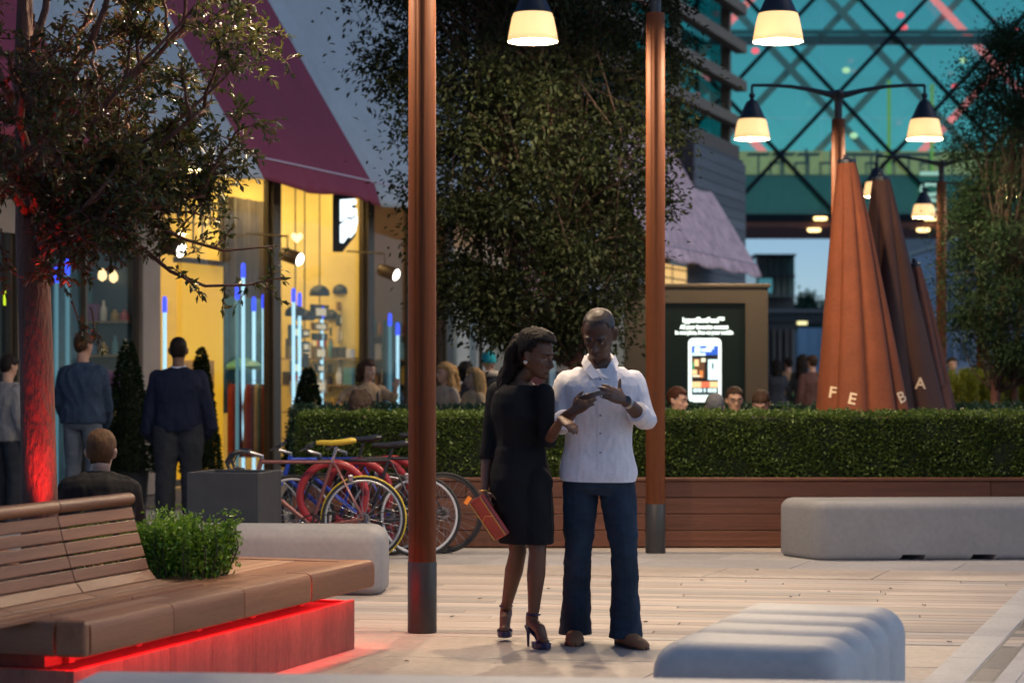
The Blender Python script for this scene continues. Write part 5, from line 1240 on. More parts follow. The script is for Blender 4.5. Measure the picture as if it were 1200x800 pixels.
def person(label, loc, yaw=0., H=1.75, sex='m', J=None, head=(0, 0, 0), skin=(.45, .28, .2), top=None, bottom=None, hair=None, shoes=None, vox=.012, wide=1., hands=None, feet=True, group=None, sit=False, skirt=None, facial=True, headk=1., headpos=None, lean=0.):
    k = H / 1.75; Rm = rz_(yaw); J = dict(J or {})
    D = dict(pelvis=(0, 0, .93), neck=(0, .0 - lean, 1.475), hipL=(.092 * wide, 0, .90), hipR=(-.092 * wide, 0, .90), kneeL=(.10 * wide, -.015, .49), kneeR=(-.10 * wide, -.015, .49), ankL=(.105 * wide, .02, .085), ankR=(-.105 * wide, .02, .085),
             shL=(.166 * wide, .005 - lean, 1.375), shR=(-.166 * wide, .005 - lean, 1.375), elL=(.235 * wide, .03 - lean, 1.12), elR=(-.235 * wide, .03 - lean, 1.12), wrL=(.245 * wide, -.05 - lean, .875), wrR=(-.245 * wide, -.05 - lean, .875))
    if sex == 'f': D['shL'] = (.155, .005, 1.395); D['shR'] = (-.155, .005, 1.395)
    G = {n: Rm @ (Vector(v) * k) for n, v in D.items()}
    for n, v in J.items():
        if n in D: G[n] = Vector(v)
    e = empty('person', loc, 0, label, 'person', group)
    ax = Rm @ Vector((1, 0, 0)); ay = Rm @ Vector((0, 1, 0)); up = (G['neck'] - G['pelvis']).normalized(); Ls = (G['neck'] - G['pelvis']).length
    ay_t = (ay - up * ay.dot(up)).normalized()
    TR = TORSO_M if sex == 'm' else TORSO_F
    def torso(mb, t0, t1, ex, wfac=1.):
        rg = []
        tt = sorted(set([t0, t1] + [r_[0] for r_ in TR if t0 < r_[0] < t1]))
        for t in tt:
            a = float(np.interp(t, [r_[0] for r_ in TR], [r_[1] for r_ in TR])) * k * (wide if t < .95 else 1); b = float(np.interp(t, [r_[0] for r_ in TR], [r_[2] for r_ in TR])) * k * (wide if t < .95 else 1)
            x_ = ex(t) if callable(ex) else ex
            rg.append(ell(G['pelvis'] + up * Ls * t, (a + x_) * wfac, (b + x_) * wfac, ax, ay_t, 28, 2.5))
        mb.loft(rg)
    def limbp(mb, a, b, c, rr, ex=0., f=1., n=14):
        "two-segment limb, radii at a, mid, b, bulge, c; f cuts the lower segment"
        A, B, C_ = Vector(a), Vector(b), Vector(c); C2 = B.lerp(C_, f)
        pts = [A, A.lerp(B, .35), A.lerp(B, .72), B, B.lerp(C2, .33), B.lerp(C2, .7), C2]; r_ = [x * k + ex for x in rr]
        mb.tube(pts, r_, n); mb.sphere(A, r_[0] * .98, 12, 8)
    ARM = [.056, .052, .044, .039, .041, .034, .026] if sex == 'm' else [.046, .041, .036, .032, .033, .027, .021]
    LEG = [.088, .084, .068, .054, .057, .047, .036] if sex == 'm' else [.088, .082, .064, .050, .054, .040, .030]
    LEGB = [x * (.84 if bottom else 1.) for x in LEG]
    # head frame
    hp = G['neck'] + up * .105 * k
    if headpos is not None: hp = Vector(headpos)
    Mh = Matrix.Translation(hp) @ (rz_(yaw + R(head[1])) @ Matrix.Rotation(R(head[0]), 3, 'X') @ Matrix.Rotation(R(head[2]), 3, 'Y')).to_4x4() @ Matrix.Scale(k * 1.0 * headk, 4)
    body = MB(); torso(body, -.17, 1.0, lambda t_: -.02 if t_ < .2 else -.008)
    body.tube([G['pelvis'] + up * Ls * .9, G['neck'], hp - up * .02 + ay_t * -.0, hp + up * .03 * k], [.062 * k, .058 * k, .055 * k, .05 * k] if sex == 'm' else [.05 * k, .047 * k, .045 * k, .042 * k], 14)
    skull(body, Mh)
    if facial: face(body, Mh)
    for s in 'LR':
        limbp(body, G['sh' + s], G['el' + s], G['wr' + s], ARM)
        if feet or skirt: limbp(body, G['hip' + s], G['knee' + s], G['ank' + s], LEGB)
        hs = (hands or {}).get(s)
        if hs is None:
            d_ = (G['wr' + s] - G['el' + s]).normalized(); hs = dict(d=d_, back=ax * (1 if s == 'L' else -1), curl=.35, side=(1 if s == 'L' else -1))
        hs = dict(hs); hand(body, G['wr' + s], hs.pop('d'), hs.pop('back'), k=k * (1 if sex == 'm' else .9), **hs)
    bme = remesh(body, vox, 3, 'body'); 
    # eye sockets
    if facial:
        co = np.empty(len(bme.vertices) * 3, np.float32); bme.vertices.foreach_get('co', co); co = co.reshape(-1, 3); bk = np.array((Mh.to_3x3() @ Vector((0, 1, 0))).normalized())
        for s in (-1, 1):
            d2 = ((co - np.array(Mh @ Vector((s * .031, -.088, .058)))) ** 2).sum(1); co += (np.exp(-d2 / .00022) * .0055 * (d2 < .0012))[:, None] * bk
        bme.vertices.foreach_set('co', co.ravel()); bme.update()
    bme.materials.append(mat('skin_%s' % str(skin), skin, .5, .12, 14., .1, 120., fine=.05)); link('body', bme, None, e)
    if facial and vox < .0125:
        for s in (-1, 1):
            q = MB().sphere(Mh @ Vector((s * .031, -.076, .057)), .0118 * headk, 10, 8); q.build('eye', mat('eye_white', (.30, .26, .24), .3, .05), e, smooth='all')
            MB().sphere(Mh @ Vector((s * .031, -.0752, .0605)), .0128 * headk, 12, 8).build('eyelid', bme.materials[0], e, smooth='all')
            MB().sphere(Mh @ Vector((s * .031, -.0835, .056)), .0062 * headk, 8, 6).build('iris', mat('iris_dark', (.02, .012, .008), .2, .05), e, smooth='all')
            MB().tube([Mh @ Vector((s * x, y, z)) for x, y, z in ((.012, -.097, .078), (.03, -.098, .084), (.05, -.079, .078))], [.0025, .004, .002], 6).build('eyebrow', mat('brow_dark', (.02, .013, .01), .8), e, smooth='all')
    if top:
        t = dict(top); q = MB(); torso(q, t.get('hem', -.10) - (.12 if t.get('cut') else 0), t.get('neckline', 1.0), lambda tt: t.get('ex', .014) + (t.get('flare', 0) * max(0, .5 - tt)), 1.)
        for s in 'LR': limbp(q, G['sh' + s], G['el' + s], G['wr' + s], ARM, t.get('sleeve_ex', .016), t.get('sleeve', .97))
        me = remesh(q, min(vox, .010), 4, 'top'); wrinkle(me, t.get('amp', .010), t.get('wsc', 9.), (1, 1, .6), seed=loc[0]); wrinkle(me, t.get('fine', .004), 24., (1, 1, .45), seed=2.)
        if t.get('cut'): cut_below(me, G['pelvis'] + up * Ls * t['hem'], -up)
        me.materials.append(t['m']); link(t.get('name', 'jacket'), me, None, e)
    if bottom:
        t = dict(bottom); q = MB(); torso(q, -.17, t.get('waist', .16), t.get('ex', .010)); LR = t.get('radii', [.098, .094, .082, .072, .074, .070, .068])
        for s in 'LR': limbp(q, G['hip' + s], G['knee' + s], G['ank' + s] , LR, 0., t.get('len', 1.05), 16)
        me = remesh(q, min(vox, .010), 4, 'trousers'); wrinkle(me, t.get('amp', .009), t.get('wsc', 8.), (1, 1, .8), seed=loc[0] + 3); wrinkle(me, .004, 22., (.5, .5, 1), seed=4.)
        if t.get('cut'): cut_below(me, Vector((0, 0, t['cut'])), Vector((0, 0, -1)))
        me.materials.append(t['m']); link(t.get('name', 'trousers'), me, None, e)
    if skirt:
        q = MB(); rg = []; kc = (G['kneeL'] + G['kneeR']) / 2; torso(q, -.05, skirt['neckline'], .012)
        for s in 'LR': limbp(q, G['sh' + s], G['el' + s], G['wr' + s], ARM, .012, .14)
        for t_, a, b in ((.30, .150, .110), (.12, .170, .118), (.0, .186, .130), (-.10, .188, .134)): rg.append(ell(G['pelvis'] + up * Ls * t_, a * k, b * k, ax, ay_t, 32, 2.4))
        p0 = G['pelvis'] - up * Ls * .10; hem = kc.copy(); hem.z = skirt['hem'] - .05
        for f, a, b in ((.35, .178, .140), (.7, .160, .140), (1., .145, .138)): rg.append(ell(p0.lerp(hem, f), a * k, b * k, ax, ay, 32, 2.4))
        q.loft(rg)
        for s in 'LR':
            h_, n_k = G['hip' + s], G['knee' + s]; f = (h_.z - skirt['hem'] + .05) / (h_.z - n_k.z); q.tube([h_, h_.lerp(n_k, f * .5), h_.lerp(n_k, f)], [.102 * k, .096 * k, .080 * k], 18); q.sphere(h_, .106 * k, 16, 10)
        me = remesh(q, .0075, 4, 'dress'); wrinkle(me, .007, 8., (1, 1, .7)); cut_below(me, Vector((0, 0, skirt['hem'])), Vector((0, 0, -1))); me.materials.append(skirt['m']); link('dress', me, None, e)
    if shoes:
        for s in 'LR':
            a = G['ank' + s]; td_ = J.get('toe' + s) or (Rm @ Vector((.12 if s == 'L' else -.12, -1, 0))); td_ = Vector(td_); td_.z = 0; td_.normalize(); sd2 = Vector((-td_.y, td_.x, 0)); zb = a.z - .085 * k
            rg = []
            for t_, w, h in ((-.075, .022, .05), (-.062, .034, .078), (-.03, .040, .098), (.02, .041, .10), (.06, .043, .082), (.11, .049, .062), (.155, .047, .050), (.185, .036, .042), (.203, .016, .03)):
                c_ = Vector((a.x, a.y, zb)) + td_ * t_ * k; pts = []
                for j in range(16):
                    th = 2 * math.pi * j / 16; yy = math.cos(th) * w * k; zz = max(0., .5 + .62 * math.sin(th)) if math.sin(th) < 0 else .5 + .5 * math.sin(th)
                    pts.append(c_ + sd2 * yy + Vector((0, 0, zz * h * k)))
                rg.append(pts)
            so_ = MB().loft(rg).build('shoe', shoes, e, smooth=50)
            rg2 = [[Vector((p.x, p.y, zb + z_)) for p in [Vector((a.x, a.y, 0)) + td_ * t_ * k + sd2 * w_ * k for t_, w_ in ((-.078, 0), (-.06, .033), (0, .042), (.06, .045), (.12, .052), (.17, .044), (.207, .008), (.17, -.044), (.12, -.052), (.06, -.045), (0, -.042), (-.06, -.033))]] for z_ in (0., .016)]
            MB().loft(rg2).build('sole', mat('sole_dark', (.03, .025, .02), .8), so_)
    if hair: make_hair(e, Mh, hair, vox)
    e['hp'] = 0; del e['hp']
    return e, Mh, G
def make_hair(e, Mh, h, vox):
    kind, m = h['kind'], h['m']
    X = lambda x, y, z: Mh @ Vector((x, y, z - .06))
    if kind in ('short', 'buzz', 'long', 'bob', 'curly', 'pulled'):
        q = MB(); ex = {'buzz': .0035, 'short': .012, 'long': .013, 'bob': .016, 'curly': .03, 'pulled': .026}[kind]
        tmp = MB(); M1 = Matrix.Identity(4); 
        rg = []
        NR = 70 if kind == 'buzz' else 24
        for i in range(NR + 1):
            t = i / NR; z = .03 + (.235 - .03) * math.sin(t * math.pi / 2); zz = [r_[0] for r_ in HEAD]
            w = float(np.interp(z, zz, [r_[1] for r_ in HEAD])); f = float(np.interp(z, zz, [r_[2] for r_ in HEAD])); b = float(np.interp(z, zz, [r_[3] for r_ in HEAD]))
            rg.append(ell(Vector((0, (f + b) / 2, z + ex * max(0, (z - .12) / .115))), w + ex, (b - f) / 2 + ex, Vector((1, 0, 0)), Vector((0, 1, 0)), 110 if kind == 'buzz' else 40, 2.15))
        tmp.loft(rg); line = h.get('line', .13)
        for f in tmp.f:
            c_ = sum((Vector(tmp.v[i]) for i in f), Vector()) / len(f)
            front = c_.y < -.035
            lim = (line + .058 if front else (line + .02 if c_.y < .0 else line - .05 - .6 * c_.y)); 
            if abs(c_.x) > .055 and -.01 < c_.y < .035: lim = .135
            if c_.z > lim + .003 * math.sin(c_.x * 90): q.add([tmp.v[i] for i in f], [tuple(range(len(f)))])
        q.v = [tuple(X(*v)) for v in q.v]
        me = q.mesh('hair', m, smooth='all'); bm = bmesh.new(); bm.from_mesh(me); bmesh.ops.remove_doubles(bm, verts=bm.verts, dist=.0005); bmesh.ops.solidify(bm, geom=bm.faces, thickness=.004) if kind != 'buzz' else None
        bm.normal_update(); bm.to_mesh(me); bm.free()
        me.polygons.foreach_set('use_smooth', [True] * len(me.polygons))
        if kind != 'buzz': wrinkle(me, .012 if kind == 'curly' else .006, 60 if kind == 'curly' else 45, (1, 1, .4), False)
        link('hair', me, None, e)
    if kind in ('long', 'bob', 'pulled', 'curly'):
        q = MB(); L = h.get('len', .3); rr = random.Random(int(L * 1000) + len(kind))
        if kind == 'curly':
            for i in range(70):
                a = rr.uniform(0, 2 * math.pi); z = rr.uniform(.03, .25); r_ = .095 * math.sqrt(max(.1, 1 - ((z - .13) / .16) ** 2))
                if math.sin(a) < -.55 and z < .17: continue
                q.sphere(X(r_ * math.cos(a), .01 + r_ * 1.05 * math.sin(a), z), rr.uniform(.018, .032), 8, 6)
        else:
            for i in range(34):
                a = R(rr.uniform(-15, 195)) ; x = math.cos(a); y = math.sin(a); ln = L * rr.uniform(.8, 1.08); w = h.get('wave', .012)
                if kind == 'pulled' and abs(x) > .72: continue
                st_ = Vector((.068 * x, .012 + .085 * y, .19)); pts = []; fat = 1.45 if kind == 'pulled' else 1.
                for j in range(9):
                    t = j / 8; zz = .19 - ln * t; out = 1 + .22 * math.sin(t * math.pi * .6)
                    pts.append(X(st_.x * out + w * math.sin(t * 9 + i), st_.y * out + .01 + w * math.cos(t * 8 + i * 2) + .02 * t, zz))
                q.tube(pts, [r_ * fat for r_ in (.018, .022, .023, .022, .021, .019, .017, .013, .006)], 8)
        me = remesh(q, .007 if vox < .009 else .009, 2, 'hair'); wrinkle(me, .006, 55, (1, 1, .22), True); me.materials.append(m); link('hair', me, None, e)
    if kind == 'beanie':
        q = MB(); rg = [[X(*p) for p in ell(Vector((0, .006, z)), a, a * 1.16, Vector((1, 0, 0)), Vector((0, 1, 0)), 28, 2.1)] for z, a in ((.10, .083), (.105, .088), (.14, .088), (.145, .085), (.18, .083), (.21, .074), (.235, .055), (.255, .03), (.263, .008))]
        q.loft(rg).build('hat', m, e, smooth='all')
def hairmat(name, c): return mat(name, c, .6, .35, 30., .4, 90., stretch=(1, 1, .15), spec=.12)
H_BLK = hairmat('hair_black', (.012, .009, .008)); H_BRN = hairmat('hair_brown', (.05, .028, .017)); H_BLD = hairmat('hair_blonde', (.42, .24, .09)); H_GRY = hairmat('hair_grey', (.10, .10, .11)); H_AUB = hairmat('hair_auburn', (.06, .022, .012)); H_LBR = hairmat('hair_light_brown', (.10, .055, .028))
H_BUZZ = mat('hair_shaven', (.030, .017, .012), .5, .15, 90., .05, 300.)
def fabric(name, c, **kw): return mat(name, c, kw.pop('rough', .85), kw.pop('var', .12), kw.pop('scale', 7.), .06, 220., sheen=.0, fine=.05, spec=.2)

# ------------------------------------------------------------------ the couple
SK_D = (.085, .038, .022); SK_D2 = (.11, .05, .028)
ml = Vector((.485, 12.0, 0))
def mw(px, py, dy=0.): return at(px, py, 12.0 + dy) - ml
m_shirt = fabric('white_shirt', (.70, .69, .74), rough=.7); m_jean = fabric('indigo_jeans', (.019, .033, .056), var=.5, scale=4.)
JM = dict(pelvis=mw(701, 556, .02), neck=mw(703, 423, .0), shL=mw(741, 449, .02), shR=mw(665, 449, .02), elL=mw(758, 494, -.05), elR=mw(653, 500, -.03), wrL=mw(732, 469, -.28), wrR=mw(672, 482, -.28),
          hipL=mw(722, 562, .02), hipR=mw(681, 562, .02), kneeL=mw(732, 650, -.05), kneeR=mw(677, 652, .02), ankL=mw(733, 738, -.02), ankR=mw(674, 731, .14), toeL=Vector((.45, -.9, 0)), toeR=Vector((-.05, -1, 0)))
JM['ankL'].z = .09; JM['ankR'].z = .09
man, MhM, GM = person('man in a white shirt and jeans looking down and gesturing beside the woman in black', ml, R(-3), 1.84, 'm', JM, (33, -16, 4), SK_D,
    dict(m=m_shirt, name='shirt', hem=-.05, neckline=.94, ex=.008, flare=.035, sleeve=.42, sleeve_ex=.013, amp=.008, wsc=7., fine=.003, cut=True), dict(m=m_jean, name='jeans', radii=[.092, .088, .079, .068, .069, .077, .086], amp=.009, len=1.12, cut=.045), dict(kind='buzz', m=H_BUZZ, line=.15), mat('tan_suede', (.22, .11, .05), .8, .2), .0065, 1.02,
    hands=dict(L=dict(d=mw(706, 456, -.34) - mw(732, 469, -.28), back=Vector((.15, -.8, .35)), curl=.30, spread=.6, thumb=-1, side=1, thumb_out=1.1), R=dict(d=mw(692, 465, -.34) - mw(672, 482, -.28), back=Vector((-.3, -.9, .3)), curl=.75, side=-1)), headk=1.06, headpos=mw(703, 402, -.035))
# collar, placket, buttons, pocket, cuffs, watch, ring, belt
nk = GM['neck']; col_ = MB()
for s in (-1, 1):
    col_.add([nk + Vector(p) for p in ((s * .006, -.112, -.085), (s * .05, -.075, -.012), (s * .080, .0, .032), (s * .098, -.02, -.012), (s * .085, -.095, -.055), (s * .045, -.122, -.098))], [(0, 1, 4, 5), (1, 2, 3, 4)] if s > 0 else [(5, 4, 1, 0), (4, 3, 2, 1)])
me = col_.mesh('collar', m_shirt); bm = bmesh.new(); bm.from_mesh(me); bmesh.ops.solidify(bm, geom=bm.faces, thickness=.004); bm.to_mesh(me); bm.free(); link('collar', me, None, man)
MB().torus(nk + Vector((0, .012, .0)), .074, .012, 28, 8, (0, -.75, 1), ell=1.5).build('collar_band', m_shirt, man, smooth='all')
pk = [mw(702.5, y_, 0) for y_ in (432, 450, 470, 490, 510, 530, 550)]
sh_ob = [c_ for c_ in man.children if c_.name.startswith('shirt')][0]; bvh = BVHTree.FromPolygons([v.co for v in sh_ob.data.vertices], [p.vertices for p in sh_ob.data.polygons])
def onto(p, lift):
    h_ = bvh.ray_cast(Vector((p.x, -2, p.z)), Vector((0, 1, 0))); return Vector((p.x, (h_[0].y if h_[0] else -.13) - lift, p.z))
rg = []
for z_ in np.linspace(nk.z - .075, .955 if False else GM['pelvis'].z - .005, 30):
    c_ = onto(Vector((pk[0].x, 0, z_)), .0035); l_ = onto(Vector((pk[0].x - .016, 0, z_)), .0035); r_ = onto(Vector((pk[0].x + .016, 0, z_)), .0035)
    rg.append([l_, c_, r_, r_ + Vector((0, .02, 0)), l_ + Vector((0, .02, 0))])
MB().loft(rg).build('placket', m_shirt, man, smooth=60)
for y_ in (444, 464, 486, 507, 529): 
    b_ = onto(mw(702.5, y_), .0065); MB().tube([b_, b_ + Vector((0, .004, 0))], .0062, 12).build('button', mat('button', (.30, .28, .30), .4), man)
for s in 'LR':
    d_ = (GM['wr' + s] - GM['el' + s]).normalized(); c_ = GM['el' + s].lerp(GM['wr' + s], .40)
    MB().tube([c_ - d_ * .035, c_ - d_ * .03, c_ + d_ * .02, c_ + d_ * .024], [.052, .060, .058, .050], 20).build('cuff', m_shirt, man, smooth=60)
d_ = (GM['wrL'] - GM['elL']).normalized(); c_ = GM['wrL'] - d_ * .03
wt_ = MB().tube([c_ - d_ * .012, c_ + d_ * .012], .0325, 20).build('watch', mat('watch_steel', (.35, .34, .33), .3, .2, metal=.8), man, smooth=40)
MB().tube([c_ + Vector((0, -.026, .016)), c_ + Vector((0, -.040, .020))], .018, 16).build('watch_dial', mat('dial', (.05, .05, .055), .2), wt_)
# ------------------------------------------------------------------ woman in black
wl_ = Vector(at(613, 757, 11.95)); wl_.z = 0
def ww(px, py, dy=0.): return at(px, py, 11.95 + dy) - wl_
m_dress = fabric('black_dress', (.010, .010, .012)); 
JW = dict(pelvis=ww(610, 560, .03), neck=ww(611, 444, .0), shR=ww(582, 459, .06), shL=ww(638, 461, -.08), elR=ww(571, 533, .03), wrR=ww(568, 575, -.02), elL=ww(642, 518, -.10), wrL=ww(658, 491, -.28),
          hipL=ww(626, 566, .0), hipR=ww(596, 566, .06), kneeL=ww(630, 646, -.08), kneeR=ww(607, 646, .10), ankL=ww(625, 722, -.04), ankR=ww(593, 712, .30))
woman, MhW, GW = person('woman in a black dress and high heels holding a red clutch', wl_, R(34), 1.66, 'f', JW, (16, 30, -2), SK_D2,
    None, None, dict(kind='pulled', m=H_BLK, line=.150, len=.36, wave=.016), None, .0065,
    hands=dict(L=dict(d=ww(671, 500, -.34) - ww(658, 491, -.28), back=Vector((.2, -.5, .8)), curl=.45, side=-1), R=dict(d=ww(573, 602, -.06) - ww(568, 575, -.02), back=Vector((-.85, -.5, .0)), curl=1.0, side=-1)), skirt=dict(m=m_dress, hem=.557, neckline=.94), headk=1.05, headpos=ww(625, 427, -.05))
# high heels: platform sandal with ankle strap
m_heel = mat('blue_satin', (.018, .014, .06), .3, .15)
def heel(ank, toe, heel_tip, zpl):
    a, t, hl = Vector(ank), Vector(toe), Vector(heel_tip); q = MB()
    o = empty('shoe', (0, 0, 0)); o.parent = woman
    ball = t.lerp(a, .32); ball.z = t.z + .006
    d_ = Vector((t.x - hl.x, t.y - hl.y, 0)).normalized(); s_ = Vector((-d_.y, d_.x, 0)); upv = Vector((0, 0, 1))
    rg = []
    for p, w in ((t + d_ * .018, .012), (t, .034), (t - d_ * .04, .041), (t - d_ * .075, .038), (t - d_ * .1, .028)): rg.append([p + s_ * w - upv * zpl * .9, p - s_ * w - upv * zpl * .9, p - s_ * w + upv * .002, p + s_ * w + upv * .002])
    MB().loft(rg).build('platform', m_heel, o, bevel=.006)
    hs = Vector((hl.x, hl.y, a.z - .055))
    MB().tube([t - d_ * .06 + upv * .004, (t + hs) / 2 - upv * .01, hs], [.02, .02, .024], 12, ell=.45).build('sole', m_heel, o, smooth=60)
    MB().tube([hs + upv * .005, hs.lerp(hl, .3), hl], [.022, .009, .006], 12).build('stiletto_heel', m_heel, o, smooth=60)
    MB().tube([hs, hs + upv * .05, Vector((hs.x, hs.y, a.z + .02))], [.024, .022, .018], 12, ell=.6).build('counter', m_heel, o, smooth=60)
    MB().torus(a + upv * .012, .034, .006, 24, 6, (0, 0, 1)).build('ankle_strap', m_heel, o, smooth='all')
    MB().tube([t - d_ * .035 - s_ * .04, t - d_ * .035 + upv * .036, t - d_ * .035 + s_ * .04], [.008, .01, .008], 10).build('toe_strap', m_heel, o, smooth='all')
    # the foot itself
    ft = MB(); ft.tube([a + upv * .03, a - upv * .03 - d_ * .012, a.lerp(t, .5) + upv * .006, t - d_ * .03 + upv * .014, t + d_ * .004 + upv * .008], [.030, .036, .032, .03, .016], 14, ell=1.)
    me = remesh(ft, .006, 3, 'foot'); me.materials.append(MATS['skin_%s' % str(SK_D2)]); link('foot', me, None, woman)
tL = ww(640, 752, -.14); tL.z = .035; hL = ww(619, 757, .0); hL.z = .0
heel(GW['ankL'], tL, hL, .035)
tR = ww(591, 742, .20); tR.z = .055; hR = tR + Vector((.01, .17, .075))
heel(GW['ankR'], tR, hR, .035)
MB().sphere(MhW @ Vector((.079, .012, .012)), .011, 10, 8).build('earring', mat('pearl', (.75, .65, .55), .25, emit=(1, .8, .6), estr=0), woman, smooth='all')
MB().sphere(MhW @ Vector((-.079, .012, .012)), .011, 10, 8).build('earring', MATS['pearl'], woman, smooth='all')
MB().torus(GW['wrR'] + Vector((0, 0, .0)), .029, .0045, 24, 6, (.05, .1, 1)).build('bracelet', mat('gold', (.65, .42, .12), .3, .1, metal=.9), woman, smooth='all')
# clutch bag
c0 = at(574, 606, 11.87); cl = empty('clutch_bag', c0, 0, 'red leather clutch bag with gold edging in the hand of the woman in black', 'bag')
M_ = Matrix.Rotation(R(-28), 4, 'Z') @ Matrix.Rotation(R(34.), 4, 'Y')
MB().bb((-.068, -.016, -.125), (.068, .016, .125)).mesh('t')
MB().bb((-.068, -.015, -.125), (.068, .015, .125)).xf(M_ @ Matrix.Rotation(R(180), 4, 'Y') if False else Matrix.Rotation(R(-34), 4, 'Y') @ Matrix.Rotation(R(-58), 4, 'Z')).build('body', mat('red_leather', (.30, .018, .015), .45, .15, 20., .2, 80.), cl, bevel=.008)
for s in (-1, 1): MB().tube([(s * .066, -.017, -.12), (s * .066, -.017, .12)], .003, 6).xf(Matrix.Rotation(R(-34), 4, 'Y') @ Matrix.Rotation(R(-58), 4, 'Z')).build('gold_edge', MATS['gold'], cl)
MB().tube([(-.066, -.017, .0), (.0, -.018, .02), (.066, -.017, .0)], .0025, 6).xf(Matrix.Rotation(R(-34), 4, 'Y') @ Matrix.Rotation(R(-58), 4, 'Z')).build('flap_edge', MATS['gold'], cl)
# phone
ph = at(693, 463, 12.0 - .40); pe = empty('mobile_phone', ph, 0, 'dark mobile phone held between the hands of the couple', 'phone')
Mp = Euler((R(-14), R(10), R(58))).to_matrix().to_4x4()
MB().bb((-.034, -.068, -.004), (.034, .068, .004)).xf(Mp).build('case', mat('phone_case', (.02, .02, .022), .3), pe, bevel=.003); MB().bb((-.030, -.060, .0041), (.030, .060, .0048)).xf(Mp).build('display', mat('phone_glass', (.01, .01, .012), .1), pe)

# ------------------------------------------------------------------ men by the shops
def nv(px, py, d, loc, dy=0.): return at(px, py, d + dy) - loc
L1 = at(209, HOR, 22.); L1.z = 0
m_navy = fabric('navy_jumper', (.006, .010, .028)); m_dj = fabric('dark_jeans', (.018, .022, .03), var=.3)
p1, M1, G1 = person('broad man in a navy jumper and dark jeans standing with his back turned', L1, R(184), 1.80, 'm', dict(elL=nv(172, 505, 22, L1, .02), elR=nv(247, 500, 22, L1, .05), wrL=nv(190, 520, 22, L1, .24), wrR=nv(226, 520, 22, L1, .26)), (8, 0, 0), (.12, .06, .035),
    dict(m=m_navy, name='jumper', hem=-.13, ex=.022, sleeve_ex=.026, amp=.014), dict(m=m_dj, name='jeans', radii=[.135, .13, .115, .10, .10, .095, .095]), dict(kind='buzz', m=H_BLK, line=.125), m_iron, .011, 1.2, headk=1.08)
MB().torus(G1['neck'] + Vector((0, 0, .012)), .068, .010, 24, 8, (0, -.2, 1)).build('collar', mat('pale_collar', (.55, .6, .7), .7), p1, smooth='all')
L2 = at(97, HOR, 22.6); L2.z = 0
person('man in a blue denim jacket and pale jeans standing behind the tree trunk', L2, R(160), 1.86, 'm', dict(elL=nv(70, 470, 22.6, L2, .05), wrL=nv(82, 500, 22.6, L2, .25), elR=nv(126, 478, 22.6, L2, .08), wrR=nv(118, 510, 22.6, L2, .25)), (12, -10, 0), (.35, .2, .14), dict(m=fabric('denim_jacket', (.028, .048, .085), var=.25), hem=-.06, ex=.03, sleeve_ex=.024, amp=.016), dict(m=fabric('pale_jeans', (.09, .115, .15), var=.2), name='jeans'), dict(kind='short', m=H_BRN), m_iron, .011, 1.12)
L3 = at(9, HOR, 21.6); L3.z = 0
person('man in a pale grey shirt and jeans beside the red-lit tree trunk', L3, R(135), 1.63, 'm', None, (18, 10, 0), (.34, .2, .14), dict(m=fabric('grey_shirt', (.16, .16, .165)), name='shirt', hem=-.12, ex=.03, sleeve_ex=.022, amp=.014), dict(m=m_dj, name='jeans'), dict(kind='short', m=H_BLK), m_iron, .011, 1.1)
# seated man on the far edge of the wooden bench
L4 = at(117, HOR, 12.45); L4.z = .47
def s4(px, py, dy=0.): v = at(px, py, 12.45 + dy) - L4; return v
person('man with short brown hair in a black jacket seated with his back turned', L4, R(184), 1.75, 'm', dict(pelvis=Vector((0, -.02, .09)), neck=s4(117, 556, .10), shL=s4(86, 577, .06), shR=s4(149, 577, .06), elL=s4(72, 640, .20), elR=s4(162, 640, .20), wrL=s4(95, 665, .44), wrR=s4(140, 665, .44),
    hipL=Vector((-.09, .05, .08)), hipR=Vector((.09, .05, .08)), kneeL=Vector((-.13, .46, .10)), kneeR=Vector((.13, .46, .10)), ankL=Vector((-.13, .50, -.38)), ankR=Vector((.13, .50, -.38)), toeL=Vector((-.1, 1, 0)), toeR=Vector((.1, 1, 0))), (14, 0, 0), (.42, .25, .18),
    dict(m=fabric('black_jacket', (.014, .013, .013)), hem=-.08, ex=.022, sleeve_ex=.024, amp=.014, neckline=.99), dict(m=m_dj, name='jeans'), dict(kind='short', m=H_LBR, line=.105), m_iron, .008, 1.12, headpos=s4(118, 541, .09))

# ------------------------------------------------------------------ people on the terrace (seen over the hedge)
def pt(px, d): v = at(px, HOR, d); v.z = 0; return v
SKN = (.50, .29, .20)
L = pt(431, 24.2)
def q_(px, py, dy=0.): return at(px, py, 24.2 + dy) - L
pb, Mb, Gb = person('dark-haired woman in a tan top with dark straps waving one hand', L, R(18), 1.60, 'f', dict(elL=q_(461, 468, -.05), wrL=q_(464, 455, -.12), elR=q_(404, 462, .0), wrR=q_(394, 476, -.1)), (4, 30, 0), SKN, dict(m=fabric('tan_top', (.42, .28, .16)), name='top', ex=.016, sleeve=.6, amp=.010), dict(m=m_dj, name='jeans'), dict(kind='bob', m=H_BRN, line=.115, len=.22), m_iron, .011,
    hands=dict(L=dict(d=Vector((.1, -.1, 1)), back=Vector((0, 1, 0)), curl=.1, spread=1.2, side=1)))
for s in (-1, 1): MB().tube([Gb['neck'] + Rv for Rv in (Vector((s * .10, .07, -.05)), Vector((s * .11, .0, -.035)), Vector((s * .115, -.09, -.12)), Vector((s * .115, -.12, -.25)), Vector((s * .12, -.06, -.40)))], .014, 8, ell=.5).build('strap', m_blk, pb, smooth='all')
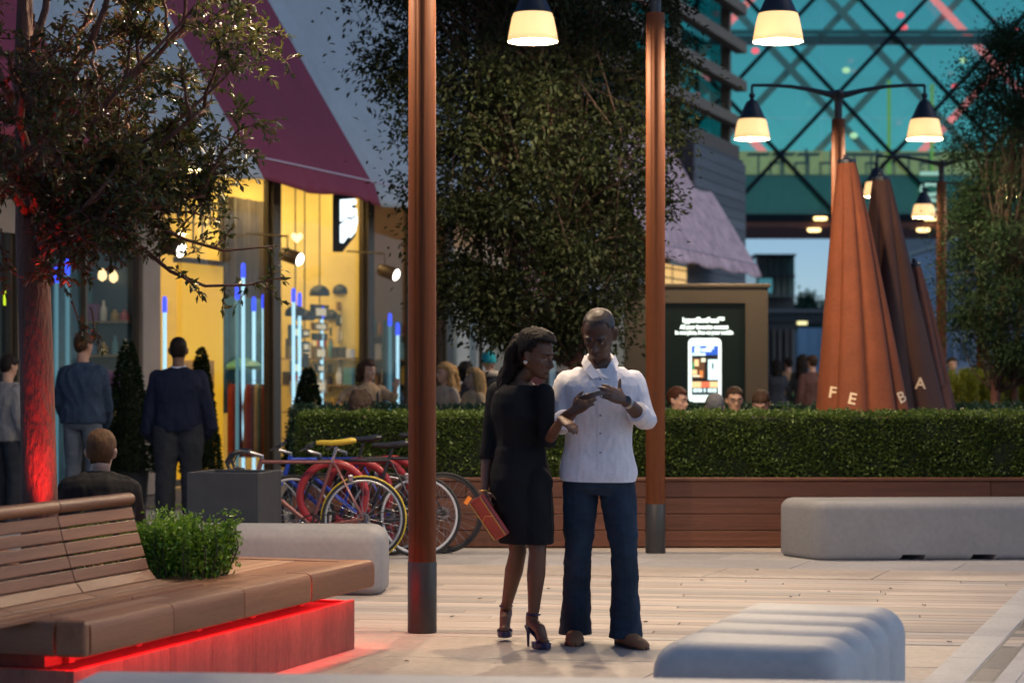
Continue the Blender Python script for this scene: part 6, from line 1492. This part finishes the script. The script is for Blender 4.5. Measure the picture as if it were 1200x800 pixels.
SEAT = dict(kneeL=(.12, -.45, .48), kneeR=(-.12, -.45, .48), ankL=(.12, -.42, .085), ankR=(-.12, -.42, .085), hipL=(.09, -.03, .50), hipR=(-.09, -.03, .50), pelvis=(0, 0, .52))
def cafe_chair(loc, yaw, label):
    e = empty('cafe_chair', loc, yaw, label, 'chair', 'terrace chairs behind the hedge')
    MB().bb((-.21, -.22, .43), (.21, .2, .455)).build('seat', m_ckt, e, bevel=.01)
    MB().bb((-.21, .2, .50), (.21, .225, .74)).build('backrest', m_ckt, e, bevel=.008)
    for a, b, h in ((-.19, -.2, .43), (.19, -.2, .43), (-.19, .21, .72), (.19, .21, .72)): MB().tube([(a, b, 0), (a, b, h)], .012, 8).build('leg', m_iron, e)
def seated(label, px, d, ytop, yaw, sex, hair, topc, head=(5, 0, 0), skin=SKN, chair=None):
    L = pt(px, d); ztop = CZ + (HOR - ytop) / FPX * d; nz = ztop - .30; Rm = rz_(yaw); J = {n: Rm @ Vector(v) for n, v in SEAT.items()}; dz = 0
    J['neck'] = Rm @ Vector((0, -.03, nz)); w_ = .178 if sex == 'm' else .155
    for s, sg in (('L', 1), ('R', -1)): J['sh' + s] = Rm @ Vector((sg * w_, -.02, nz - .07)); J['el' + s] = Rm @ Vector((sg * (w_ + .05), -.08, nz - .33)); J['wr' + s] = Rm @ Vector((sg * .12, -.32, nz - .36)); J['toe' + s] = Rm @ Vector((0, -1, 0))
    r_ = person(label, L, yaw, 1.72, sex, J, head, skin, dict(m=fabric('top_' + label[:14], topc), ex=.018, amp=.01), dict(m=m_dj), hair, m_iron, .012)
    cafe_chair((L.x - (Rm @ Vector((0, -.02, 0))).x, L.y + (Rm @ Vector((0, .02, 0))).y, 0), yaw, chair); return r_
seated('person with a mass of curly dark brown hair in a grey top behind the hedge', 420, 20.7, 458, R(150), 'f', dict(kind='curly', m=hairmat('hair_curly', (.055, .036, .028)), line=.11), (.14, .12, .11), (5, 0, 0), SKN, 'terrace chair under the curly-haired person')
for lb, px, d, H, yaw, hair, tc, hd in (('woman with long wavy blonde hair in a beige jacket behind the lamp post', 522, 24.3, 1.57, R(-50), dict(kind='long', m=H_BLD, line=.12, len=.34, wave=.022), (.34, .27, .2), (6, -15, 0)),
        ('woman with long straight blonde hair in a tan coat facing the other blonde woman', 555, 23.6, 1.51, R(-60), dict(kind='long', m=H_BLD, line=.12, len=.40, wave=.006), (.40, .28, .16), (2, -12, 0)),
        ('person with dark hair standing behind the straight-haired blonde woman', 546, 25.2, 1.58, R(170), dict(kind='bob', m=H_BLK, line=.12, len=.2), (.05, .045, .045), (0, 0, 0)),
        ('person in a teal knitted hat and cream scarf behind the woman in black', 573, 25.6, 1.70, R(165), dict(kind='beanie', m=fabric('teal_knit', (.02, .30, .33))), (.03, .03, .035), (0, 0, 0))):
    L = pt(px, d); e, M_, G_ = person(lb, L, yaw, H, 'f', None, hd, SKN, dict(m=fabric('top_%d' % px, tc), name='coat', hem=-.14, ex=.022, sleeve_ex=.02, amp=.012), dict(m=m_dj), hair, m_iron, .012)
    if px == 573: MB().torus(G_['neck'] + Vector((0, 0, .02)), .085, .038, 24, 10, (0, 0, 1)).build('scarf', fabric('cream_scarf', (.55, .45, .33)), e, smooth='all')
seated('man with short auburn hair seated beside the lamp post behind the hedge', 789, 21.0, 451, R(60), 'm', dict(kind='short', m=H_AUB), (.06, .05, .05), (8, 0, 0), SKN, 'terrace chair beside the lamp post')
seated('grey-haired person seated with back turned in front of the digital screen', 838, 20.2, 459, R(178), 'm', dict(kind='short', m=H_GRY, line=.10), (.08, .08, .085), (5, 0, 0), SKN, 'terrace chair under the grey-haired person')
eg, Mg, Gg = seated('man with glasses seated facing us in front of the digital screen', 860, 21.4, 451, R(4), 'm', dict(kind='short', m=H_BRN), (.10, .10, .11), (6, 0, 0), SKN, 'terrace chair under the man with glasses')
for s in (-1, 1): MB().torus(Mg @ Vector((s * .031, -.104, .057)), .021, .0026, 20, 6, (0, 1, .1)).build('glasses_rim', m_blk, eg)
MB().tube([Mg @ Vector((-.01, -.107, .06)), Mg @ Vector((.01, -.107, .06))], .0026, 6).build('glasses_bridge', m_blk, eg)
seated('man with dark brown hair bent forward beside the man with glasses', 893, 21.0, 454, R(-20), 'm', dict(kind='short', m=H_BRN, line=.12), (.05, .055, .07), (30, 10, 0), SKN, 'terrace chair under the bent-forward man')
# ------------------------------------------------------------------ passers-by farther down the street
for lb, px, d, H, yaw, sex, hair, tc, bc in (('woman in a dark jacket and light blue jeans walking away, carrying a white bag', 910, 43, 1.70, R(185), 'f', dict(kind='long', m=H_BLK, len=.28), (.04, .045, .055), (.16, .26, .40)),
        ('person in a tan jacket walking beside the woman in light blue jeans', 924, 44, 1.74, R(195), 'm', dict(kind='short', m=H_BLK), (.30, .19, .10), (.05, .045, .04)),
        ('woman with long dark hair in dark clothes standing farther down the street', 941, 38, 1.76, R(150), 'f', dict(kind='long', m=H_BLK, len=.36), (.03, .035, .04), (.04, .05, .06)),
        ('person in a brown coat at the edge of the closed orange parasol', 952, 37, 1.74, R(200), 'm', dict(kind='short', m=H_BRN), (.12, .06, .05), (.05, .05, .05)),
        ('person in black walking beyond the parasols beside the lamp post', 1116, 36, 1.70, R(10), 'm', dict(kind='short', m=H_BLK), (.02, .02, .022), (.03, .03, .035))):
    person(lb, pt(px, d), yaw, H, sex, None, (4, 0, 0), SKN, dict(m=fabric('coat_%d' % px, tc), ex=.024, sleeve_ex=.02, hem=-.12), dict(m=fabric('legs_%d' % px, bc)), hair, m_iron, .014, facial=(px == 1116))
for px, py, d, c_, lb, h in ((935, 472, 42.5, (.03, .32, .10), 'green shopping bag carried by the passer-by in the tan jacket', .36), (925, 480, 42.7, (.6, .6, .62), 'white shopping bag carried by the woman in light blue jeans', .32)):
    p = at(px, py, d); e = empty('shopping_bag', p, R(20), lb, 'bag')
    MB().add([(-.13, -.05, -h / 2), (.13, -.05, -h / 2), (.13, .05, -h / 2), (-.13, .05, -h / 2), (-.15, -.06, h / 2), (.15, -.06, h / 2), (.15, .06, h / 2), (-.15, .06, h / 2)], [(3, 2, 1, 0), (0, 1, 5, 4), (1, 2, 6, 5), (2, 3, 7, 6), (3, 0, 4, 7), (4, 5, 6, 7)]).build('body', mat('bag_%d' % px, c_, .6, .1), e, bevel=.008)
    MB().tube([(-.08, 0, h / 2), (-.06, 0, h / 2 + .12), (.06, 0, h / 2 + .12), (.08, 0, h / 2)], .008, 6).build('handle', m_iron, e)
